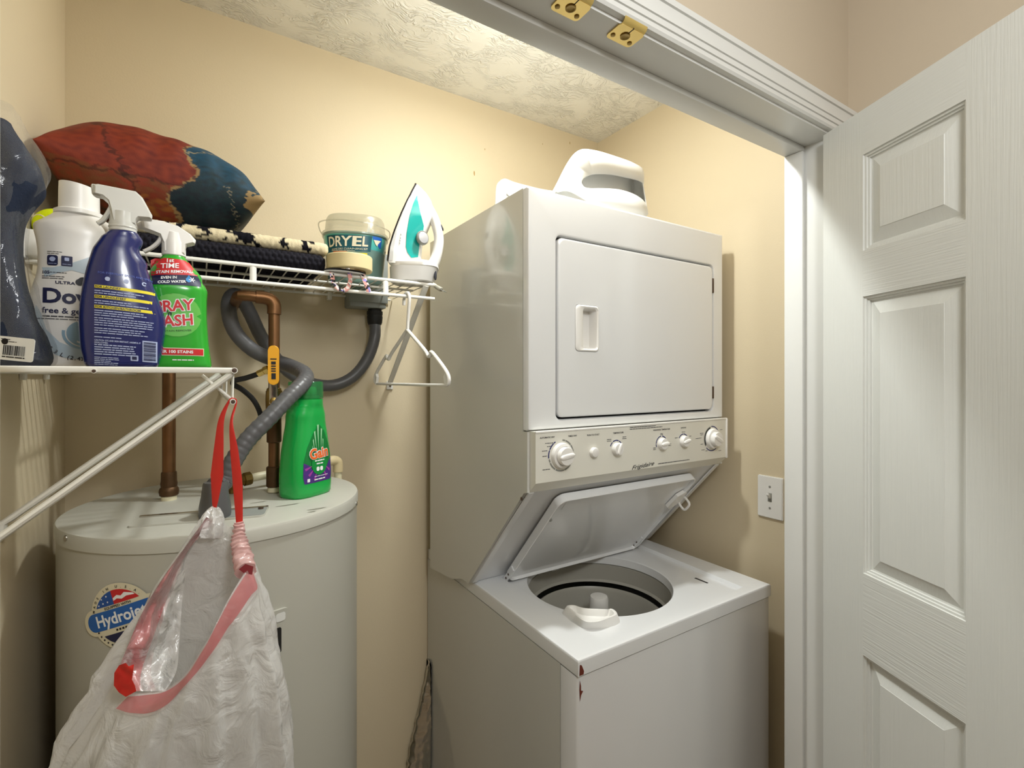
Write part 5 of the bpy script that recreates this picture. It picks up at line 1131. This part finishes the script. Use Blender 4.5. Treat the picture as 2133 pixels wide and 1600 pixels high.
for k in range(128):
    t = 2*PI*k/128
    for row in range(12):
        zb = ZD+.018+row*.012
        if zb > rimz(t)-.018: break
        q = (zb-ZD-.006)/max(.01,(rimz(t)-.012-ZD-.006)); a_ = BA-.040+.014*q-.0008; b_ = BB_-.048+.018*q-.0008
        u, v = sring(a_, b_, 3.6, 128)[k]; p = Vector((BCX+u, BCY+v, zb)); lathe(b, [(.0030,0),(.0022,.0001)], axis(p, (-u,-v,0)), 6, caps=True)
obj('vent_holes', b, M['ink_grey'], bw)['kind'] = 'stuff'
# rolled rim with a long skirt at the two ends; the front skirt has the hand slot cut through it
cnt = 192; FU = .143
def skirt(t): return max(0,(abs(math.sin(t))-.50)/.50)**.6
def rrow(a, bb, fz, n=3.6): return [Vector((BCX+u, BCY+v, fz(2*PI*k/cnt))) for k,(u,v) in enumerate(sring(a, bb, n, cnt))]
rowsb = [rrow(BA-.020,BB_-.022,lambda t: rimz(t)-.003), rrow(BA-.014,BB_-.016,lambda t: rimz(t)), rrow(BA-.007,BB_-.008,lambda t: rimz(t)-.0008), rrow(BA,BB_,lambda t: rimz(t)-.007)]
NS = 10
def drop(t): return .016+max(0, rimz(t)-ZD-.007-.016-.004)*skirt(t)
for j in range(1, NS+1): rowsb.append(rrow(BA+.006*j/NS, BB_+.012*j/NS, lambda t, j=j: rimz(t)-.007-drop(t)*j/NS))
b = BM(); rv = [[b.verts.new(p) for p in r_] for r_ in rowsb]
front = lambda p: p.y < BCY and abs(p.x-BCX) < FU
kset = {k for k in range(cnt) if front(rowsb[3][k]) and front(rowsb[-1][k])}
for i in range(len(rv)-1):
    for k in range(cnt):
        q = (rv[i][k], rv[i][(k+1)%cnt], rv[i+1][(k+1)%cnt], rv[i+1][k])
        if i >= 3 and k in kset and (k+1)%cnt in kset: continue
        b.faces.new(q)
# front panel, its outline taken from the rows above, with the slot as a hole
ks = list(kset); ks.sort(key=lambda k: rowsb[3][k].x)
t_ = BM(); outl = [(rowsb[3][k].x, rowsb[3][k].z) for k in ks] + [(rowsb[j][ks[-1]].x, rowsb[j][ks[-1]].z) for j in range(4, len(rowsb))] + [(rowsb[-1][k].x, rowsb[-1][k].z) for k in reversed(ks[:-1])] + [(rowsb[j][ks[0]].x, rowsb[j][ks[0]].z) for j in range(len(rowsb)-2, 3, -1)]
slot_px = ((1216,378),(1219,370),(1228,364.5),(1240,363),(1270,365),(1306,372),(1336,378),(1342,382),(1345,398),(1349,421),(1347,424),(1338,418),(1319,408),(1300,401),(1280,396.5),(1250,394.5),(1228,393),(1219,388))
slot = smooth_path([(p.x,p.z,0) for p in (at(x,y,Y=.926) for x,y in slot_px)]+[tuple((lambda p: (p.x,p.z,0))(at(1216,378,Y=.926)))], 3)[:-1]
es_ = []
for lp_ in (outl, [(p.x,p.y) for p in slot]):
    vs_ = [t_.verts.new((x,z,0)) for x,z in lp_]; es_ += [t_.edges.new((vs_[i], vs_[(i+1)%len(vs_)])) for i in range(len(vs_))]
bmesh.ops.triangle_fill(t_, use_beauty=True, use_dissolve=False, edges=es_)
def fpt(x, z):
    k = min(ks, key=lambda k: abs(rowsb[3][k].x-x)); q = max(0, min(1, (rowsb[3][k].z-z)/max(.004, rowsb[3][k].z-rowsb[-1][k].z)))
    bb = BB_+.012*q; aa = BA+.006*q; return Vector((x, BCY-bb*(max(0,1-abs((x-BCX)/aa)**3.6))**(1/3.6), z))
o3 = [rowsb[3][k] for k in ks] + [rowsb[j][ks[-1]] for j in range(4, len(rowsb))] + [rowsb[-1][k] for k in reversed(ks[:-1])] + [rowsb[j][ks[0]] for j in range(len(rowsb)-2, 3, -1)]
vm = {v: b.verts.new(o3[i] if i < len(o3) else fpt(v.co.x, v.co.y)) for i, v in enumerate(t_.verts)}
for f in t_.faces: b.faces.new([vm[v] for v in f.verts])
t_.free(); bmesh.ops.remove_doubles(b, verts=b.verts, dist=.0006)
loose = [v for v in b.verts if not v.link_faces]; bmesh.ops.delete(b, geom=loose, context='VERTS')
rim = obj('rim', b, m_bsk, bsk, smooth=50); md = rim.modifiers.new('thickness', 'SOLIDIFY'); md.thickness = .0030; md.offset = 0

# ------------------------------------------------------------------ packed clothes in clear plastic on the left shelf
gpx, gpy = -.2195, .985
pk = thing('clothes_pack', (gpx, gpy, SHZ), 'dark navy clothes folded in a clear plastic bag with a white barcode label', 'clothes pack')
PKs = [(.001,.029,.034,0,3),(.01,.0320,.040,0,3),(.04,.0290,.042,-.003,2.8),(.08,.0230,.040,-.009,2.6),(.13,.0170,.038,-.015,2.6),(.19,.0155,.038,-.016,2.5),(.222,.0180,.040,-.013,2.4),(.262,.0275,.042,-.005,2.4),(.293,.0250,.040,-.006,2.3),(.330,.0150,.028,-.013,2.2),(.356,.006,.012,-.018,2)]
def pack(nm, grow, amp, mat, top, seed, smooth=70):
    b = BM(); S_ = [s for s in dense(PKs, 7)]
    rings = []
    for z, a, d, xo, n in S_:
        z2 = z*top; rings.append([Vector((gpx+u+xo, gpy+v, SHZ+z2)) for u, v in sring(a+grow, d+grow, n, 64)])
    grid_faces(b, rings, True, True)
    for v in b.verts:
        q = v.co-Vector((gpx,gpy,v.co.z)); nn2 = noise.noise(Vector((v.co.x*26+seed, v.co.y*26, v.co.z*17)))+.5*noise.noise(Vector((v.co.x*70, v.co.y*70+seed, v.co.z*40)))
        if v.co.z > SHZ+.012: v.co += q.normalized()*nn2*amp
        v.co.x = max(v.co.x, XL+.0015)
    return obj(nm, b, mat, pk, smooth=smooth)
pack('folded_clothes', 0, .0040, pm('navy_cloth','#20283a',.85,spec=.2,bump=.4,bscale=350,var=.2,vscale=20), .985, 3)
pack('plastic_wrap', .005, .0085, film('clear_wrap', '#dfe2e6', .06, .10, .35, .03, .16), 1.05, 9, 20)
lbn = Vector((-gpx, -gpy, 0)).normalized()*-1; lc = at(30, 727, d=.627); lu = RT*.98+FW*.12; lu.normalize(); lv = Vector((0,0,1)); lno = lu.cross(lv)
tlt = R(-6)
def plf(off): return lambda u, v: lc + lu*(u*math.cos(tlt)-v*math.sin(tlt)) + lv*(u*math.sin(tlt)+v*math.cos(tlt)) + lno*off
b = BM(); prism(b, rrect(-.024,.0225,-.0150,.0150,.003,4), lambda u,v,t: plf(t)(u,v), -.0006, 0); pl_ = obj('barcode_label', b, pm('label_white','#dcdcd8',.5), pk)
b = BM(); u = -.0125; rg2 = random.Random(5)
while u < .0125:
    wv = rg2.choice((.0005,.0008,.0014)); fill([(u,-.0085),(u+wv,-.0085),(u+wv,.0040),(u,.0040)], plf(.0005), None, b); u += wv+rg2.choice((.0005,.0008))
print_lines(-.013,.013,-.0108,.003,1,.0014,plf(.0005),rg2,b,0); print_lines(-.016,.004,.0115,.0028,2,.0008,plf(.0005),rg2,b,.5)
fill(arc(-.0115,.0085,.0034,.0039,0,359,20), plf(.0005), None, b)
obj('barcode', b, M['ink_black'], pl_, recalc=False)

# ------------------------------------------------------------------ white bin bag hanging by red drawstrings from the lip rod
A = at(447, 1062, d=.800); Bp = at(500, 1096, d=.792)
bag = thing('bin_bag', (A.x, A.y, A.z), 'translucent white bin bag hanging by red drawstrings in front of the water heater', 'bag')
hemk = [  # px, py, depth : once round the mouth
 (446,1064,.800),(428,1078,.790),(392,1130,.765),(345,1195,.742),(300,1268,.722),(268,1340,.706),(247,1402,.696),(246,1440,.688),(268,1447,.680),(310,1444,.672),(352,1436,.668),(392,1405,.668),(425,1352,.675),(455,1290,.690),(482,1238,.708),(508,1196,.728),(516,1180,.742),(508,1160,.765),(500,1130,.785),(498,1104,.795),(490,1098,.805),(474,1090,.812),(460,1076,.810)]
hem = smooth_path([at(x,y,d=d) for x,y,d in hemk] + [at(446,1064,d=.800)], 8)[:-1]; NH = len(hem)
BXc, BYc = -.059, .838
# bottom ring angles follow the hem's order: back-left, left, front, right, back
def ang_of(i):
    t = i/NH; key = ((0,118),(.10,150),(.30,188),(.37,215),(.50,262),(.64,315),(.76,352),(.86,395),(1,478)); 
    for (t0,a0),(t1,a1) in zip(key[:-1], key[1:]):
        if t0 <= t <= t1: return R(a0+(a1-a0)*(t-t0)/(t1-t0))
    return R(478)
NV = 52; rings = []
for j in range(NV+1):
    s = j/NV; ring = []
    for i in range(NH):
        a = ang_of(i); z_bot = .42
        t_i = i/NH; k_l = max(0, min(1, (t_i-.02)/.05))*max(0, min(1, (.33-t_i)/.07))
        e = s**.62*(1-k_l*math.exp(-s/.055))
        wx = .215*(1 if s < .8 else 1-.6*((s-.8)/.2)**2); wy = .080*(1 if s < .8 else 1-.6*((s-.8)/.2)**2)
        bx_ = BXc+wx*math.copysign(abs(math.cos(a))**.8, math.cos(a)); by2 = BYc+wy*math.copysign(abs(math.sin(a))**.8, math.sin(a))
        h = hem[i]; ez = s
        p = Vector((h.x+(bx_-h.x)*min(1,e*1.12), h.y+(by2-h.y)*min(1,e*1.12), h.z+(z_bot-h.z)*ez))
        # folds running down from the gathered mouth
        f = .0065*math.sin(i*.62+2.2*noise.noise(Vector((i*.05,s*2,0))))*math.sin(PI*min(1,s*1.6))*(1-.5*s) + .010*noise.noise(Vector((p.x*17,p.y*17,p.z*9)))*min(1,s*6)+ .0060*(1-2*abs(noise.noise(Vector((p.x*42,p.y*42,p.z*15+4)))))*min(1,s*8) + .0022*noise.noise(Vector((p.x*110,p.y*110,p.z*80)))*min(1,s*8)
        o_ = Vector((math.cos(a), math.sin(a), 0)); p += o_*f
        dxy = Vector((p.x,p.y))-TC                                       # stay clear of the tank
        if dxy.length < TR_+.012 and p.z < TZ+.02: q = TC+dxy.normalized()*(TR_+.012); p.x, p.y = q.x, q.y
        ring.append(p)
    rings.append(ring)
b = BM(); grid_faces(b, rings, True, False)
m_bag = film('white_bag_film', '#f9f8f6', .68, .16, .36, .10, .45, .014)
obj('bag_film', b, m_bag, bag, smooth=70)
# hem: red ribbon between two layers of film, following the mouth
def on_bag(i, dist):
    t = max(0, dist)/.0135; j = min(int(t), NV-2); return rings[j][i].lerp(rings[j+1][i], t-j)
def off_ring(dn, do):
    out = []
    for i in range(NH):
        p = on_bag(i, dn); d = (on_bag(i, dn+.008)-p).normalized(); tg = (on_bag((i+1)%NH, dn)-on_bag(i-1, dn)).normalized(); n_ = tg.cross(d); n_.normalize(); out.append(p + n_*do)
    return out
lo_, hi_ = int(NH*.045), int(NH*.71)
i_red0, i_red1 = int(NH*.275), int(NH*.357)
def band(nm, d0, d1, do, i0, i1, mat, wob=0):
    b = BM()
    Rs = [off_ring(d0+(d1-d0)*q/10, do) for q in range(11)]; rr_ = []
    for i in range(i0, i1):
        wk = (.42+.58*min(1, (i-i0)/(.12*NH)))*10; row = []
        for q in range(11):
            g_ = wk*q/10; j_ = min(int(g_), 9); row.append(Rs[j_][i].lerp(Rs[j_+1][i], g_-j_))
        rr_.append(row)
    grid_faces(b, rr_, False, False); return obj(nm, b, mat, bag, smooth=70, recalc=False)
M['hem_red'] = pm('red_ribbon_in_hem', '#bf343c', .45, var=.1, vscale=60); band('drawstring_in_hem', .002, .0265, .0013, i_red1, hi_, M['hem_red'], .001); band('drawstring_in_hem', .002, .0265, -.0013, i_red1, hi_, M['hem_red'], .001)
m_hem = film('hem_film', '#f0e4e2', .28, .2, .30, .06)
band('hem_film', -.0005, .031, .0034, i_red1, hi_, m_hem, .003); band('hem_film', -.0005, .031, -.0034, i_red1, hi_, m_hem, .003)
# left side of the mouth: the hem turned towards the room, with the film falling away inside it
hemL = [(430,1077,.788),(392,1131,.762),(345,1196,.738),(300,1269,.718),(268,1341,.702),(246,1402,.692),(250,1440,.686)]
innL = [(452,1092,.795),(418,1120,.792),(392,1170,.786),(380,1250,.776),(374,1330,.764),(368,1395,.744),(345,1440,.705)]
PLo = smooth_path([at(x,y,d=d-.022) for x,y,d in hemL], 10); PLi = smooth_path([at(x,y,d=d-.014) for x,y,d in innL], 10); n_l = len(PLo)
def flap(nm, tmax, off, mat, nt_=26):
    """sheet between the hem and the inner edge; tmax(k) tells how far in it reaches"""
    b = BM(); rows_ = []
    for k in range(n_l):
        row = []
        for j in range(nt_+1):
            t = tmax(k)*j/nt_; p = PLo[k].lerp(PLi[k], t); v = (p-Vector((0,0,CAM_Z))).normalized()
            cr = .014*(1-2*abs(noise.noise(Vector((p.x*30,p.y*30,p.z*20)))))+.007*noise.noise(Vector((p.x*75,p.y*75,p.z*60)))
            row.append(p + v*(off + cr*min(1,t*5+.2)*min(1,(1-t)*5+.2)))
        rows_.append(row)
    grid_faces(b, rows_, False, False); return obj(nm, b, mat, bag, smooth=70, recalc=False)
flap('side_fold', lambda k: 1, .006, m_bag)
flap('drawstring_in_hem', lambda k: min(.62, .0300/max(.03,(PLi[k]-PLo[k]).length)*(.75+.45*math.sin(PI*k/(n_l-1)))), .002, M['hem_red'], 8)
flap('hem_film', lambda k: min(.8, .0420/max(.03,(PLi[k]-PLo[k]).length)), -.002, film('hem_front_film', '#f0dcda', .34, .16, .3, .08, .4, .012), 14)
b = BM(); fill([(p.x, p.y) for p in [Vector((x,y)) for x,y in ((238,1402),(248,1386),(262,1381),(268,1388),(279,1384),(277,1402),(275,1416),(281,1428),(284,1440),(262,1452),(247,1442),(237,1428))]], lambda x, y: at(x, y, d=.655+.00012*(x-240)+.002*noise.noise(Vector((x*.06,y*.06,0)))), 8, b)
obj('exposed_drawstring', b, M['red'], bag, smooth=70, recalc=False)
# gathered hem above the right string, and the exposed knot of ribbon
b = BM(); gp = smooth_path([at(x,y,d=d) for x,y,d in ((498,1088,.793),(497,1112,.787),(500,1138,.778),(506,1165,.765),(512,1190,.744))], 10); n_g = len(gp)
tube(b, gp, [.0062+.0075*math.sin(PI*.5*k/(n_g-1))+.0016*math.sin(k*1.9) for k in range(n_g)], 16)
for v in b.verts: v.co += Vector(noise.noise_vector(v.co*95))*.0034
obj('gathered_hem', b, film('pink_film','#eec3c0',.8,.25,.3,.1), bag, smooth=60)
b = BM(); gp = smooth_path([at(x,y,d=d) for x,y,d in ((450,1056,.800),(444,1072,.797),(440,1092,.792),(432,1120,.785))], 10); n_g = len(gp)
tube(b, gp, [.0050+.012*math.sin(PI*.5*k/(n_g-1)) for k in range(n_g)], 40, caps=False)
for i, v in enumerate(b.verts):
    c_ = gp[min(i//40, n_g-1)]; v.co = c_ + (v.co-c_)*(1+.26*math.sin((i%40)*2*PI/40*7+.2*(i//40))) + Vector(noise.noise_vector(v.co*50))*.002
obj('gathered_film', b, m_bag, bag, smooth=60)
def ribbon(nm, pts, wds, up):
    b = BM(); P_ = smooth_path(pts, 8); n_g = len(P_); ws_ = [lerp_t([(k/(len(wds)-1), w_) for k, w_ in enumerate(wds)], i/(n_g-1)) for i in range(n_g)]
    tube(b, P_, ws_, 8, flat=.0009, up=up); return obj(nm, b, M['red'], bag)
lr = Vector((LX-.002, .942, LZ-.0555))
wpt = lambda x, y, d: at(x, y, d=d)
ribbon('drawstring', [lr+Vector((0,0,.0056)), lr+Vector((-.0058,.002,-.001)), wpt(461,875,.812), wpt(456,930,.808), wpt(452,990,.804), wpt(447,1058,.799)], (.0016,.0020,.0048,.0078,.0105,.0030), tuple(RT))
ribbon('drawstring', [lr+Vector((0,0,.0056)), lr+Vector((.0056,.003,-.001)), wpt(482,880,.815), wpt(488,940,.811), wpt(495,1010,.804), wpt(499,1098,.793)], (.0012,.0014,.0026,.0068,.0080,.0050), tuple(RT))
b = BM(); fill([(0,0),(.010,.008),(.022,.004),(.020,-.008),(.008,-.006)], lambda u,v: at(500,1186,d=.731)+RT*(u-.002)+Vector((0,0,v)), None, b); obj('ribbon_end', b, pm('dark_red_ribbon','#93303a',.5), bag, recalc=False)
